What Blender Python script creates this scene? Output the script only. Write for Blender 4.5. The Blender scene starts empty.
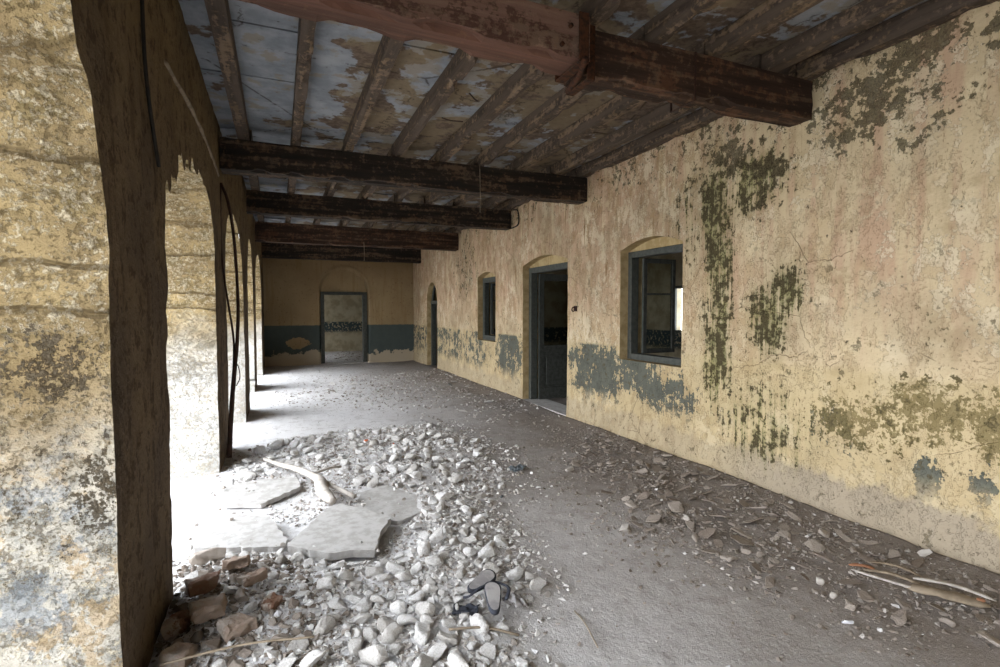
import bpy, bmesh, math, random
import numpy as np
from mathutils import Vector, Matrix, Euler

S = bpy.context.scene
COL = S.collection
# ------------------------------------------------------------------ camera
cam_d = bpy.data.cameras.new('camera'); cam = bpy.data.objects.new('camera', cam_d); COL.objects.link(cam)
cam_d.sensor_width = 36.0; cam_d.lens = 530.0 * 36.0 / 1000.0; cam_d.clip_start = 0.02; cam_d.clip_end = 300
cam.location = (0, 0, 1.6)
cam.rotation_euler = (math.radians(90 - 2.539), 0, math.radians(-22.615))
S.camera = cam
# ------------------------------------------------------------------ light
W = bpy.data.worlds.new('overcast_sky'); S.world = W; W.use_nodes = True
wn = W.node_tree; bg = wn.nodes['Background']
tc = wn.nodes.new('ShaderNodeTexCoord'); sx = wn.nodes.new('ShaderNodeSeparateXYZ'); wr = wn.nodes.new('ShaderNodeValToRGB')
wn.links.new(tc.outputs['Generated'], sx.inputs[0]); wn.links.new(sx.outputs['Z'], wr.inputs[0])
wr.color_ramp.elements[0].color = (0.90, 0.94, 1.0, 1); wr.color_ramp.elements[1].color = (0.80, 0.89, 1.0, 1)
wn.links.new(wr.outputs[0], bg.inputs[0]); bg.inputs[1].default_value = 8.0
try:
    W.cycles.sampling_method = 'MANUAL'; W.cycles.sample_map_resolution = 256
except Exception: pass
sun_d = bpy.data.lights.new('hazy_sun', 'SUN'); sun = bpy.data.objects.new('hazy_sun', sun_d); COL.objects.link(sun)
sun_d.energy = 5.0; sun_d.angle = math.radians(85); sun_d.color = (1.0, 0.97, 0.93)
sun.rotation_euler = Vector((0.86, 0.14, -0.47)).to_track_quat('-Z', 'Y').to_euler()
# sampling portals sit in the openings of the arcade (they emit nothing themselves)
def portal(x, y, z, sy, sz, d):
    l = bpy.data.lights.new('sky_portal', 'AREA'); o = bpy.data.objects.new('sky_portal', l); COL.objects.link(o)
    l.shape = 'RECTANGLE'; l.size = sy; l.size_y = sz; l.cycles.is_portal = True
    o.location = (x, y, z); o.rotation_euler = Vector(d).to_track_quat('-Z', 'Y').to_euler()
    if abs(d[0]) > .5: o.rotation_euler = Euler((math.pi/2, 0, -math.pi/2 if d[0] > 0 else math.pi/2))
for (a, b) in ((-4.2, -1.3), (-.3, 2.3), (3.3, 5.8), (6.8, 8.3), (9.3, 11.4), (12.3, 14.3)):
    portal(-1.36, (a+b)/2, 1.4, b-a+.1, 3.0, (1, 0, 0))
S.view_settings.view_transform = 'Standard'; S.view_settings.look = 'None'
S.view_settings.gamma = 1.0; S.view_settings.use_curve_mapping = False
S.view_settings.exposure = 0.13
S.cycles.use_denoising = True; S.cycles.max_bounces = 10; S.cycles.diffuse_bounces = 8
S.cycles.sample_clamp_indirect = 12; S.cycles.caustics_reflective = False; S.cycles.caustics_refractive = False

# ------------------------------------------------------------------ numpy noise / polygons
def _h(i, j, k, seed):
    n = (i*374761393 + j*668265263 + k*2147483647 + seed*974711) & 0xffffffff
    n = ((n ^ (n >> 13)) * 1274126177) & 0xffffffff
    n = ((n ^ (n >> 16)) * 2246822519) & 0xffffffff
    return ((n ^ (n >> 15)) & 0xffffff) / float(0xffffff)
def vn(x, y, z=0.0, seed=0):
    x = np.asarray(x, float); y = np.asarray(y, float); z = np.asarray(z, float) + 0*x
    i = np.floor(x).astype(np.int64); j = np.floor(y).astype(np.int64); k = np.floor(z).astype(np.int64)
    f = x-i; g = y-j; h = z-k
    f = f*f*(3-2*f); g = g*g*(3-2*g); h = h*h*(3-2*h)
    r = 0
    for a in (0, 1):
        for b in (0, 1):
            for c in (0, 1):
                r = r + _h(i+a, j+b, k+c, seed) * (f if a else 1-f) * (g if b else 1-g) * (h if c else 1-h)
    return r
def fbm(x, y, z=0.0, seed=0, oc=4):
    r = 0; a = .5; s = 1.0; t = 0
    for o in range(oc):
        r = r + a*vn(np.asarray(x)*s, np.asarray(y)*s, np.asarray(z)*s, seed+o*17); t += a; a *= .5; s *= 2.03
    return r/t
def inside(px, py, poly):
    c = np.zeros(np.shape(px), bool); n = len(poly)
    for i in range(n):
        x1, y1 = poly[i]; x2, y2 = poly[(i+1) % n]
        if y1 == y2: continue
        m = ((y1 > py) != (y2 > py)) & (px < (x2-x1)*(py-y1)/(y2-y1)+x1)
        c ^= m
    return c
def nearest(px, py, poly):
    best = np.full(np.shape(px), 1e9); bx = np.array(px, float); by = np.array(py, float); n = len(poly)
    for i in range(n):
        x1, y1 = poly[i]; x2, y2 = poly[(i+1) % n]; dx = x2-x1; dy = y2-y1; L = dx*dx+dy*dy
        if L < 1e-12: continue
        t = np.clip(((px-x1)*dx+(py-y1)*dy)/L, 0, 1); qx = x1+t*dx; qy = y1+t*dy
        d = np.hypot(px-qx, py-qy); m = d < best
        best = np.where(m, d, best); bx = np.where(m, qx, bx); by = np.where(m, qy, by)
    return bx, by, best
def sdist(px, py, poly):
    _, _, d = nearest(px, py, poly)
    return np.where(inside(px, py, poly), d, -d)

# ------------------------------------------------------------------ materials
def hx(s):
    s = s.lstrip('#'); v = [int(s[i:i+2], 16)/255 for i in (0, 2, 4)]
    return tuple([(c/12.92 if c <= .04045 else ((c+.055)/1.055)**2.4) for c in v] + [1.0])
class NT:
    def __init__(s, name, rough=.9, spec=.2):
        s.m = bpy.data.materials.new(name); s.m.use_nodes = True; s.t = s.m.node_tree; s.n = s.t.nodes
        s.b = s.n['Principled BSDF']; s.b.inputs['Roughness'].default_value = rough; s.b.inputs['Specular IOR Level'].default_value = spec
        s.tc = s.n.new('ShaderNodeTexCoord')
    def put(s, sock, v):
        if isinstance(v, bpy.types.NodeSocket): s.t.links.new(v, sock)
        elif isinstance(v, str): sock.default_value = hx(v)
        else: sock.default_value = v
    @property
    def P(s): return s.tc.outputs['Object']
    def map(s, scale=(1, 1, 1), loc=(0, 0, 0), vec=None):
        n = s.n.new('ShaderNodeMapping'); s.put(n.inputs['Vector'], vec or s.P); n.inputs['Scale'].default_value = scale; n.inputs['Location'].default_value = loc
        return n.outputs[0]
    def noise(s, scale=5, detail=5, rough=.55, vec=None, dist=0.0):
        n = s.n.new('ShaderNodeTexNoise'); s.put(n.inputs['Vector'], vec or s.P)
        n.inputs['Scale'].default_value = scale; n.inputs['Detail'].default_value = detail; n.inputs['Roughness'].default_value = rough; n.inputs['Distortion'].default_value = dist
        return n.outputs[0]
    def voro(s, scale=5, vec=None, feature='F1', out='Distance'):
        n = s.n.new('ShaderNodeTexVoronoi'); n.feature = feature; s.put(n.inputs['Vector'], vec or s.P); n.inputs['Scale'].default_value = scale
        return n.outputs[out]
    def math(s, op, a, b=0.0, c=0.0):
        n = s.n.new('ShaderNodeMath'); n.operation = op
        s.put(n.inputs[0], a); s.put(n.inputs[1], b)
        if op in ('MULTIPLY_ADD',): s.put(n.inputs[2], c)
        return n.outputs[0]
    def step(s, v, lo, hi, a=0.0, b=1.0):
        n = s.n.new('ShaderNodeMapRange'); n.interpolation_type = 'SMOOTHSTEP'; s.put(n.inputs[0], v)
        for i, q in enumerate((lo, hi, a, b)): s.put(n.inputs[i+1], q)
        return n.outputs[0]
    def mix(s, f, a, b, mode='MIX'):
        n = s.n.new('ShaderNodeMix'); n.data_type = 'RGBA'; n.blend_type = mode
        s.put(n.inputs['Factor'], f); s.put(n.inputs[6], a); s.put(n.inputs[7], b)
        return n.outputs[2]
    def xyz(s, vec=None):
        n = s.n.new('ShaderNodeSeparateXYZ'); s.put(n.inputs[0], vec or s.P); return n.outputs
    def blob(s, c, r, e=0.0):
        # 1 at the centre, 0 at the rim of an ellipsoid with radii r (a huge radius ignores that axis)
        n = s.n.new('ShaderNodeMapping'); n.vector_type = 'POINT'
        n.inputs['Scale'].default_value = tuple(1/q for q in r); n.inputs['Location'].default_value = tuple(-a/q for a, q in zip(c, r))
        s.put(n.inputs['Vector'], s.P)
        l = s.n.new('ShaderNodeVectorMath'); l.operation = 'LENGTH'; s.put(l.inputs[0], n.outputs[0])
        return s.step(l.outputs['Value'], 1.0, e)
    def maxi(s, *v):
        r = v[0]
        for q in v[1:]: r = s.math('MAXIMUM', r, q)
        return r
    def brk(s, w, *ns, soft=.05):
        # ragged mask: w = share of the surface covered, ns = (noise, weight) pairs
        v = None
        for n, k in ns:
            q = s.math('MULTIPLY', s.math('SUBTRACT', n, .5), k); v = q if v is None else s.math('ADD', v, q)
        v = s.step(v, -.17, .17)
        return s.step(s.math('ADD', v, w), 1.0, 1.0+soft)
    def rnd(s):
        n = s.n.new('ShaderNodeObjectInfo'); return n.outputs['Random']
    def attr(s, name):
        n = s.n.new('ShaderNodeAttribute'); n.attribute_name = name; return n
    def done(s, col, h=None, strength=.5, dist=.01):
        s.put(s.b.inputs['Base Color'], col)
        if h is not None:
            n = s.n.new('ShaderNodeBump'); n.inputs['Strength'].default_value = strength; n.inputs['Distance'].default_value = dist
            s.put(n.inputs['Height'], h); s.t.links.new(n.outputs[0], s.b.inputs['Normal'])
        return s.m

BIG = 1e4
def mat_right_wall():
    t = NT('peeling_limewash_wall', .93, .15)
    X, Y, Z = t.xyz()
    n1 = t.noise(1.1, 4); n2 = t.noise(5, 8, .65); n3 = t.noise(16, 6, .65); n5 = t.noise(55, 4, .6)
    st = t.noise(1, 6, .6, t.map((1, 7, .7)))            # vertical streaks
    st2 = t.noise(1, 7, .65, t.map((1, 26, 1.6), (3, 7, 1)))
    col = t.mix(t.step(n1, .35, .65), '#cab795', '#cdbb9a')
    far = t.step(Y, 3.6, 5.6)
    pink = t.math('MULTIPLY', t.step(t.math('ADD', st, t.math('MULTIPLY', far, .12)), .45, .62), t.step(Z, .9, 2.0))
    col = t.mix(t.math('MULTIPLY', pink, .7), col, '#b8967e')
    col = t.mix(t.math('MULTIPLY', t.step(n2, .55, .63), .55), col, '#d9caa8')
    col = t.mix(t.math('MULTIPLY', t.step(n3, .58, .7), .45), col, '#ac9470')
    grm = t.math('MULTIPLY', t.step(t.noise(2.3, 6, .7), .5, .66), .5)
    col = t.mix(grm, col, '#9a8564')
    peel = t.brk(t.math('ADD', .34, t.math('MULTIPLY', far, .12)), (t.noise(3.2, 9, .68, t.map((1, 1, .8), (7, 1, 3))), 1.0), (n3, .5), (n5, .25), soft=.04)
    peel2 = t.brk(.30, (t.noise(6.5, 9, .7, t.map((1, 1.2, .6), (2, 8, 5))), 1.0), (n5, .5), soft=.04)
    col = t.mix(t.math('MULTIPLY', peel, .6), col, t.mix(t.step(n1, .4, .6), '#ddd0b4', '#bda784'))
    col = t.mix(t.math('MULTIPLY', peel2, t.step(Y, 3.0, 5.0, .22, .6)), col, '#a3835f')
    col = t.mix(t.math('MULTIPLY', t.step(t.noise(.9, 3, .5, t.map(loc=(3, 1, 6))), .5, .62), .35), col, '#9c8b72')
    # brown rain streaks, stronger on the far half and high up
    sk = t.math('MULTIPLY', t.step(st2, .56, .68), t.step(t.math('ADD', Z, t.math('MULTIPLY', n1, 1.2)), 1.2, 2.6))
    col = t.mix(t.math('MULTIPLY', sk, t.step(Y, 3.5, 5.5, .2, .95)), col, '#8a6c4c')
    # yellow under-coat where the dado flaked away
    low = t.step(t.math('ADD', Z, t.math('MULTIPLY', n2, .12)), 1.26, 1.16)
    col = t.mix(t.math('MULTIPLY', low, .45), col, '#b9a67b')
    # grey damp plaster along the foot
    foot = t.step(t.math('ADD', Z, t.math('MULTIPLY', n2, -.55)), .12, -.02)
    nearfoot = t.math('MULTIPLY', foot, t.step(Y, 4.2, 3.2, .45, 1.0))
    col = t.mix(t.math('MULTIPLY', nearfoot, .8), col, '#9a8f80')
    # slate-blue dado remnants
    band = t.math('MULTIPLY', t.step(t.math('ADD', Z, t.math('MULTIPLY', n3, .03)), 1.175, 1.13), t.step(t.math('ADD', Z, t.math('MULTIPLY', st, -.35)), .10, .38))
    wy = t.maxi(t.blob((0, 9.05, .80), (BIG, .75, .75), .45), t.blob((0, 8.75, .80), (BIG, .5, .6), .2),
                t.blob((0, 6.15, .78), (BIG, 1.15, .70), .2), t.blob((0, 5.25, .88), (BIG, .8, .46), .15),
                t.blob((0, 4.75, .70), (BIG, .9, .45), .0), t.math('MULTIPLY', t.step(Y, 9.6, 10.6), .60),
                t.blob((0, 2.11, .44), (BIG, .13, .27), .1), t.blob((0, 1.81, .50), (BIG, .12, .30), .1),
                t.math('MULTIPLY', t.blob((0, 2.75, .72), (BIG, .5, .35), .0), .55))
    dado = t.math('MULTIPLY', band, t.brk(t.math('MULTIPLY', wy, .93), (n2, .8), (n3, .5), (n5, .25), (st2, .35)))
    col = t.mix(t.math('MULTIPLY', dado, .9), col, t.mix(n3, '#434a48', '#565e5a'))
    # olive flaked scabs right of the moss
    ol = t.maxi(t.blob((0, 2.10, .93), (BIG, .45, .32), .1), t.blob((0, 2.6, .78), (BIG, .6, .35), 0), t.blob((0, 1.75, .9), (BIG, .3, .35), .1))
    sc = t.brk(t.math('MULTIPLY', ol, .85), (n3, .8), (n2, .5), (n5, .4))
    col = t.mix(t.math('MULTIPLY', sc, .8), col, '#766943')
    # green moss running down beside the large window
    ms = t.maxi(t.blob((0, 3.95, 2.05), (BIG, .30, .7), .1), t.blob((0, 3.2, 1.75), (BIG, .3, .4), 0), t.blob((0, 4.0, 2.6), (BIG, .34, .75), .2), t.blob((0, 3.38, 1.5), (BIG, .36, .52), .1), t.blob((0, 3.95, 1.3), (BIG, .30, 1.1), .1),
                t.blob((0, 3.55, 2.75), (BIG, .60, .45), .1), t.math('MULTIPLY', t.blob((0, 3.4, .55), (BIG, .75, .6), .2), .62), t.math('MULTIPLY', t.blob((0, 4.4, 2.5), (BIG, .5, .8), 0), .5))
    soft_m = t.math('MULTIPLY', ms, t.step(t.math('ADD', t.math('MULTIPLY', st2, .5), t.math('MULTIPLY', n2, .5)), .36, .60))
    col = t.mix(t.math('MULTIPLY', soft_m, .62), col, '#857f57')
    moss = t.brk(t.math('MULTIPLY', ms, 1.15), (st2, .7), (n3, .5), (n2, .4), soft=.45)
    col = t.mix(t.math('MULTIPLY', moss, .72), col, t.mix(t.step(n2, .42, .6), '#7d7d50', '#55593a'))
    mossd = t.brk(t.math('MULTIPLY', ms, .66), (n3, .7), (st2, .5), (n2, .4), (n5, .3), soft=.12)
    col = t.mix(t.math('MULTIPLY', mossd, .85), col, '#453b29')
    # dark mould near the ceiling
    mo = t.maxi(t.blob((0, 2.62, 3.1), (BIG, .60, .48), .1), t.blob((0, 2.25, 3.33), (BIG, .6, .3), .1), t.blob((0, 3.45, 2.75), (BIG, .42, .5), .1), t.blob((0, 3.9, 3.02), (BIG, .7, .4), .1),
                t.blob((0, 1.85, 3.25), (BIG, .14, .4), .0), t.math('MULTIPLY', t.blob((0, 2.2, 2.9), (BIG, .4, .4), 0), .6),
                t.math('MULTIPLY', t.step(Z, 2.9, 3.4), t.step(Y, 4.0, 4.6, .55, .4)), t.math('MULTIPLY', t.blob((0, 11.6, 2.5), (BIG, 1.3, 1.1), 0), .6), t.math('MULTIPLY', t.step(Z, 3.4, 1.2), .10))
    mold = t.brk(t.math('MULTIPLY', mo, .72), (n3, .8), (n2, .7), (n5, .3), soft=.10)
    col = t.mix(t.math('MULTIPLY', mold, .85), col, t.mix(t.step(n5, .35, .6), '#332b20', '#5f563f'))
    # specks, hairline cracks
    sp = t.step(t.noise(23, 3, .5, t.map((1, 1, .75), (5, 3, 2))), .715, .74)
    col = t.mix(t.math('MULTIPLY', sp, .8), col, '#3b2f22')
    cr = t.voro(1.6, t.mix(.12, t.P, t.noise(4, 5, .6)), 'DISTANCE_TO_EDGE')
    crm = t.math('MULTIPLY', t.step(cr, .006, .0), t.step(n1, .5, .58))
    col = t.mix(t.math('MULTIPLY', crm, .5), col, '#5b4733')
    hgt = t.math('ADD', t.math('ADD', t.math('MULTIPLY', n2, .6), t.math('MULTIPLY', n5, .25)), t.math('ADD', t.math('ADD', t.math('MULTIPLY', t.maxi(dado, mold, mossd), -.3), t.math('MULTIPLY', t.math('ADD', peel, peel2), -.35)), t.math('MULTIPLY', crm, -.5)))
    return t.done(col, hgt, .8, .014)

def mat_back_wall():
    t = NT('grimy_limewash_with_dark_dado', .93, .15)
    X, Y, Z = t.xyz()
    n1 = t.noise(1.3, 5); n2 = t.noise(5, 7, .65); n3 = t.noise(16, 5, .6)
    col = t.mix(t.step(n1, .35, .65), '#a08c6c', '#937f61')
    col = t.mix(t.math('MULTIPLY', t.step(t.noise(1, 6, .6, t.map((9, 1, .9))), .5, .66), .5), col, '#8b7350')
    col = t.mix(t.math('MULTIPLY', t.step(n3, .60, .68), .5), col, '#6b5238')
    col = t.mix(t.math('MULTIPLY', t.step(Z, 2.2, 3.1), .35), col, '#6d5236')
    foot = t.step(t.math('ADD', t.math('ADD', Z, t.math('MULTIPLY', n2, -.75)), t.math('MULTIPLY', t.blob((.95, 0, 0), (.6, BIG, .9)), -.22)), -.02, -.07)
    up = t.step(t.math('ADD', Z, t.math('MULTIPLY', n3, .04)), 1.185, 1.16)
    hole = t.step(t.math('ADD', t.math('MULTIPLY', t.blob((.5, 0, .64), (.50, BIG, .26), .3), .5), t.math('MULTIPLY', n2, .8)), .66, .69)
    d = t.math('MULTIPLY', up, t.math('SUBTRACT', 1.0, hole))
    col = t.mix(t.math('MULTIPLY', d, .96), col, t.mix(n2, '#3c484a', '#515c5a'))
    col = t.mix(t.math('MULTIPLY', foot, .92), col, '#b5a893')
    return t.done(col, t.math('ADD', n2, n3), .4, .01)

def mat_jamb():
    # tan limewash above, mottled grey-white plaster below, gritty and pitted
    t = NT('pitted_yellow_limewash', .95, .1)
    X, Y, Z = t.xyz()
    n1 = t.noise(2.2, 5); n2 = t.noise(7, 9, .72); n3 = t.noise(30, 8, .75); n4 = t.noise(95, 4, .65); nz = t.noise(1, 7, .65, t.map((4, 4, 16)))
    col = t.mix(t.step(n1, .32, .66), '#a38f68', '#877556')
    col = t.mix(t.math('MULTIPLY', t.step(nz, .48, .62), .6), col, '#6f5f42')
    col = t.mix(t.math('MULTIPLY', t.step(n2, .50, .62), .5), col, '#6d6242')
    low = t.step(t.math('ADD', Z, t.math('MULTIPLY', n1, .9)), 1.95, 1.25)
    col = t.mix(t.math('MULTIPLY', low, .9), col, t.mix(t.step(n2, .42, .6), '#b8b2a6', '#8d8d88'))
    low = t.step(t.math('ADD', Z, t.math('MULTIPLY', n1, .9)), 1.95, 1.25); far_glare = t.step(Y, 3.0, 4.5)
    col = t.mix(t.math('MULTIPLY', t.math('MULTIPLY', low, far_glare), .8), col, '#dddbd6')  # overexposed daylight on the lower far jambs, painted in as near-white
    grain = t.brk(.40, (n3, 1.0), (n4, .5), (n2, .3), soft=.2)
    col = t.mix(t.math('MULTIPLY', grain, .6), col, '#d3c7ae')
    pits = t.brk(.36, (t.noise(38, 8, .75, t.map(loc=(2, 2, 2))), 1.0), (n4, .4), (n2, .4), soft=.25)
    col = t.mix(t.math('MULTIPLY', pits, t.step(Y, 3.0, 4.5, .55, .25)), col, '#57482f')
    col = t.mix(t.math('MULTIPLY', t.math('MULTIPLY', low, t.brk(.38, (t.noise(6, 8, .7, t.map(loc=(4, 4, 1))), 1.0), (n3, .5), soft=.1)), t.step(Y, 3.0, 4.5, .6, .2)), col, '#a68e6a')
    col = t.mix(t.math('MULTIPLY', t.math('MULTIPLY', low, t.brk(.40, (t.noise(5, 8, .7, t.map(loc=(1, 7, 9))), 1.0), (n3, .5), soft=.2)), t.step(Y, 3.0, 4.5, .6, .12)), col, '#7a828a')
    dk = t.maxi(t.blob((-.74, 2.3, 1.38), (.30, 1, .26), .0), t.blob((-.62, 2.3, .95), (.16, 1, .3), 0), t.math('MULTIPLY', t.step(Z, 1.7, 1.4, 0, 1), t.math('MULTIPLY', t.step(Z, .4, .9), .35)))
    m = t.brk(t.math('MULTIPLY', dk, .75), (n3, .9), (n2, .5), (n4, .4), soft=.15)
    col = t.mix(t.math('MULTIPLY', m, t.step(Y, 3.0, 4.5, .85, .25)), col, '#42382a')
    gr = None
    wob = t.math('MULTIPLY', t.math('SUBTRACT', n1, .5), .16)
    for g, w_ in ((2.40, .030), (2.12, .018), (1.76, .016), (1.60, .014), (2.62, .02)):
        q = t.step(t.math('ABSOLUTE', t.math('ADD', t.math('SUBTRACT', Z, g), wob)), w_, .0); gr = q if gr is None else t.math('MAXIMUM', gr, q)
    col = t.mix(t.math('MULTIPLY', gr, .55), col, '#5d4d33')  # shadow lines of the plaster creases, darkened in the colour
    h = t.math('ADD', t.math('ADD', t.math('MULTIPLY', nz, .6), t.math('MULTIPLY', gr, -2.2)), t.math('ADD', t.math('MULTIPLY', n3, .9), t.math('SUBTRACT', t.math('MULTIPLY', grain, .25), t.math('MULTIPLY', pits, .5))))
    return t.done(col, h, .9, .022)

def mat_arcade():
    t = NT('dirty_brown_plaster', .95, .1)  # dirty brown plaster, base tone also darkened for this face's shade
    n1 = t.noise(2, 5); n2 = t.noise(1, 7, .65, t.map((6, 6, 2.0))); n3 = t.noise(30, 6, .65)
    X, Y, Z = t.xyz()
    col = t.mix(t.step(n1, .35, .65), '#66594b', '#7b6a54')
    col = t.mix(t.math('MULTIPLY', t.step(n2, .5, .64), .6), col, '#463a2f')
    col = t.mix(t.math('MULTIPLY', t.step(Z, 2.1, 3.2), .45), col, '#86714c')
    col = t.mix(t.math('MULTIPLY', t.step(n3, .6, .68), .4), col, '#a08a6a')
    n5 = t.noise(9, 8, .72); col = t.mix(t.math('MULTIPLY', t.brk(.40, (n5, 1.0), (n3, .5), soft=.3), .6), col, '#3b3128')
    return t.done(col, t.math('ADD', t.math('ADD', n2, n5), n3), .9, .025)

def mat_ceiling():
    t = NT('flaking_whitewash_on_stone', .92, .15)
    X, Y, Z = t.xyz()
    n1 = t.noise(1.5, 4); n2 = t.noise(4, 8, .62); n3 = t.noise(16, 6, .65)
    col = t.mix(t.step(n2, .35, .65), '#8f9297', '#74787e')
    side = t.math('MULTIPLY', t.step(t.math('ADD', X, t.math('MULTIPLY', n1, .8)), .55, 1.5), t.step(Y, 2.6, 3.6, .35, 1.0))
    br = t.step(t.math('ADD', t.math('MULTIPLY', side, .11), t.math('ADD', t.math('MULTIPLY', n1, .55), t.math('MULTIPLY', n2, .45))), .575, .60)
    col = t.mix(t.math('MULTIPLY', br, .92), col, t.mix(t.step(n3, .4, .6), '#6b5a49', '#544436'))
    ye = t.step(t.math('ADD', t.math('MULTIPLY', side, .12), t.noise(3, 6, .6, t.map(loc=(9, 2, 2)))), .56, .62)
    col = t.mix(t.math('MULTIPLY', ye, .55), col, '#83745c')
    col = t.mix(t.math('MULTIPLY', t.step(n3, .64, .70), .7), col, '#463729')
    cr = t.voro(.9, t.mix(.3, t.P, t.noise(3, 6, .7)), 'DISTANCE_TO_EDGE')
    c = t.math('MULTIPLY', t.step(cr, .010, .0), t.step(n2, .45, .52))
    col = t.mix(t.math('MULTIPLY', c, .75), col, '#3a2f26')
    return t.done(col, t.math('ADD', t.math('ADD', n2, t.math('MULTIPLY', n3, .3)), t.math('MULTIPLY', c, -1.0)), .5, .012)

def mat_wood(name, a, b, flake=None, axis=0, fl=.55):
    t = NT(name, .8, .25)
    sc = [14, 14, 14]; sc[axis] = 1.1
    n1 = t.noise(1, 7, .6, t.map(tuple(sc))); n2 = t.noise(4, 6, .6); n3 = t.noise(22, 5, .6)
    col = t.mix(t.step(n1, .35, .65), a, b)
    if flake:
        col = t.mix(t.math('MULTIPLY', t.brk(fl, (n2, .7), (n3, .7), (n1, .9), soft=.35), .62 if axis != 1 else .5), col, flake)
        nv = t.noise(9, 7, .7, t.map(loc=(5, 2, 8))); col = t.mix(t.math('MULTIPLY', t.brk(.34, (nv, 1.0), (n1, 1.0), (n3, .3), soft=.4), .42 if 'red' in name else .2), col, '#8f7a66')
    col = t.mix(t.math('MULTIPLY', t.step(n3, .6, .7), .25), col, '#7d6245')
    return t.done(col, t.math('ADD', n1, t.math('MULTIPLY', n3, .3)), .8, .012)

def mat_floor():
    t = NT('dusty_earth_floor', .97, .05)
    X, Y, Z = t.xyz()
    n1 = t.noise(1.1, 5); n2 = t.noise(7, 8, .65); n3 = t.noise(38, 6, .7); n4 = t.noise(130, 3, .6)
    v = t.voro(42)
    f = t.math('ADD', X, t.math('ADD', t.math('MULTIPLY', n1, 1.6), t.math('MULTIPLY', t.step(Y, 3.5, 9.0), -.9)))  # paler lime dust to the left, lightened farther off for the daylight there
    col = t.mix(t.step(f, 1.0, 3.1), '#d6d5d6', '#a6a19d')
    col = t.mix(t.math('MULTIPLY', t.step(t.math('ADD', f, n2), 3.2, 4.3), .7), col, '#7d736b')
    col = t.mix(t.math('MULTIPLY', t.step(n2, .5, .66), .35), col, '#7f7770')
    col = t.mix(t.math('MULTIPLY', t.step(n3, .58, .68), .35), col, '#d6d3d0')
    col = t.mix(t.math('MULTIPLY', t.step(n3, .42, .34), .3), col, '#625a54')
    h = t.math('ADD', t.math('ADD', t.math('MULTIPLY', n2, .7), t.math('MULTIPLY', n3, .6)), t.math('ADD', t.math('MULTIPLY', n4, .35), t.math('MULTIPLY', v, -.12)))
    return t.done(col, h, .75, .02)

def mat_stone(name, cols, attr=False):
    t = NT(name, .95, .08)
    r = t.attr('tint').outputs['Fac'] if attr else t.rnd()
    cr = t.n.new('ShaderNodeValToRGB'); t.put(cr.inputs[0], r)
    e = cr.color_ramp.elements
    while len(e) < len(cols): e.new(.5)
    for i, c in enumerate(cols): e[i].position = i/(len(cols)-1); e[i].color = hx(c)
    n = t.noise(14, 6, .65); n3 = t.noise(60, 4, .65)
    col = t.mix(t.math('MULTIPLY', t.step(n, .45, .62), .35), cr.outputs[0], '#8e867c')
    if 'brick' in name: col = t.mix(t.math('MULTIPLY', t.step(t.noise(8, 6, .7, t.map(loc=(3, 3, 3))), .50, .56), .75), col, '#b3aaa0')
    return t.done(col, t.math('ADD', n, t.math('MULTIPLY', n3, .5)), .7, .01)

def mat_plain(name, a, b=None, rough=.8, scale=12, metal=0.0, bump=.3, spec=.3):
    t = NT(name, rough, spec); t.b.inputs['Metallic'].default_value = metal
    n = t.noise(scale, 6, .65)
    return t.done(t.mix(t.step(n, .4, .62), a, b or a), n, bump, .006)

M = {}
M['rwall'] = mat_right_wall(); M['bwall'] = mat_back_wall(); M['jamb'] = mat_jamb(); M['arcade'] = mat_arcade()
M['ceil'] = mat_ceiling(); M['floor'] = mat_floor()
M['beamred'] = mat_wood('flaking_red_paint_on_timber', '#7d6254', '#684d41', '#351b13', 0, .72)
M['beamdark'] = mat_wood('rust_brown_blackened_timber', '#2c2019', '#433126', '#5e3f2c', 0, .42)
M['beamblack'] = mat_wood('soot_black_timber', '#1f1a17', '#30271f', '#54402f', 0, .36)
M['rafter'] = mat_wood('weathered_brown_rafter', '#54483e', '#372d26', '#7f6a50', 1, .34)
M['split'] = mat_wood('split_raw_timber', '#694a3d', '#4f382d', None, 0)
M['reveal'] = mat_plain('yellow_limewash_reveal', '#b5a078', '#9c875f', .93, 7)
M['bluepaint'] = mat_plain('slate_blue_painted_wood', '#4a4c47', '#3b3e3a', .6, 18)
M['doorpaint'] = mat_plain('dull_grey_painted_wood', '#434541', '#343632', .65, 18)
M['room'] = None
M['black'] = mat_plain('black_rubber', '#1b1917', '#29241f', .7)
M['rust'] = mat_plain('rusty_iron', '#4d2f1d', '#2e1f17', .85, 30, .3)
M['darkmetal'] = mat_plain('dark_rusted_strip', '#2a1a14', '#3a241a', .7, 20)
M['slab'] = mat_plain('grey_floor_slab', '#b7b5b3', '#a3a09c', .95, 14)
M['cream'] = mat_plain('dusty_pale_wood', '#b5afa8', '#9f9890', .95, 15)
M['brick'] = mat_stone('broken_brick', ['#84695a', '#7a5b4a', '#a39285', '#6b5547'])
M['chunk'] = mat_stone('broken_lime_masonry', ['#cbc9c7', '#d9d8d7', '#bcb9b5', '#d3d1cf', '#b3afaa'])
M['chunkbrown'] = mat_stone('dusty_brown_stone', ['#8d8379', '#a0968d', '#7b6f65', '#b0a79e'])
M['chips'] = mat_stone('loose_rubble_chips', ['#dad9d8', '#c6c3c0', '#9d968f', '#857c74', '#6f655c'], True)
M['concrete'] = mat_plain('pale_sunlit_ground', '#cfcac2', '#bab4aa', .95, 3)
M['dustgrey'] = mat_plain('dust_covered_cloth', '#a8a5a4', '#8e8b8c', .95, 9)
M['darkcloth'] = mat_plain('faded_black_cloth', '#2a2c33', '#3c3f48', .9, 15)
M['orange'] = mat_plain('orange_plastic', '#c46a40', '#b05c38', .5); M['torn'] = mat_plain('orange_brown_torn_wood', '#8a6046', '#70503d', .9)
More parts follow.
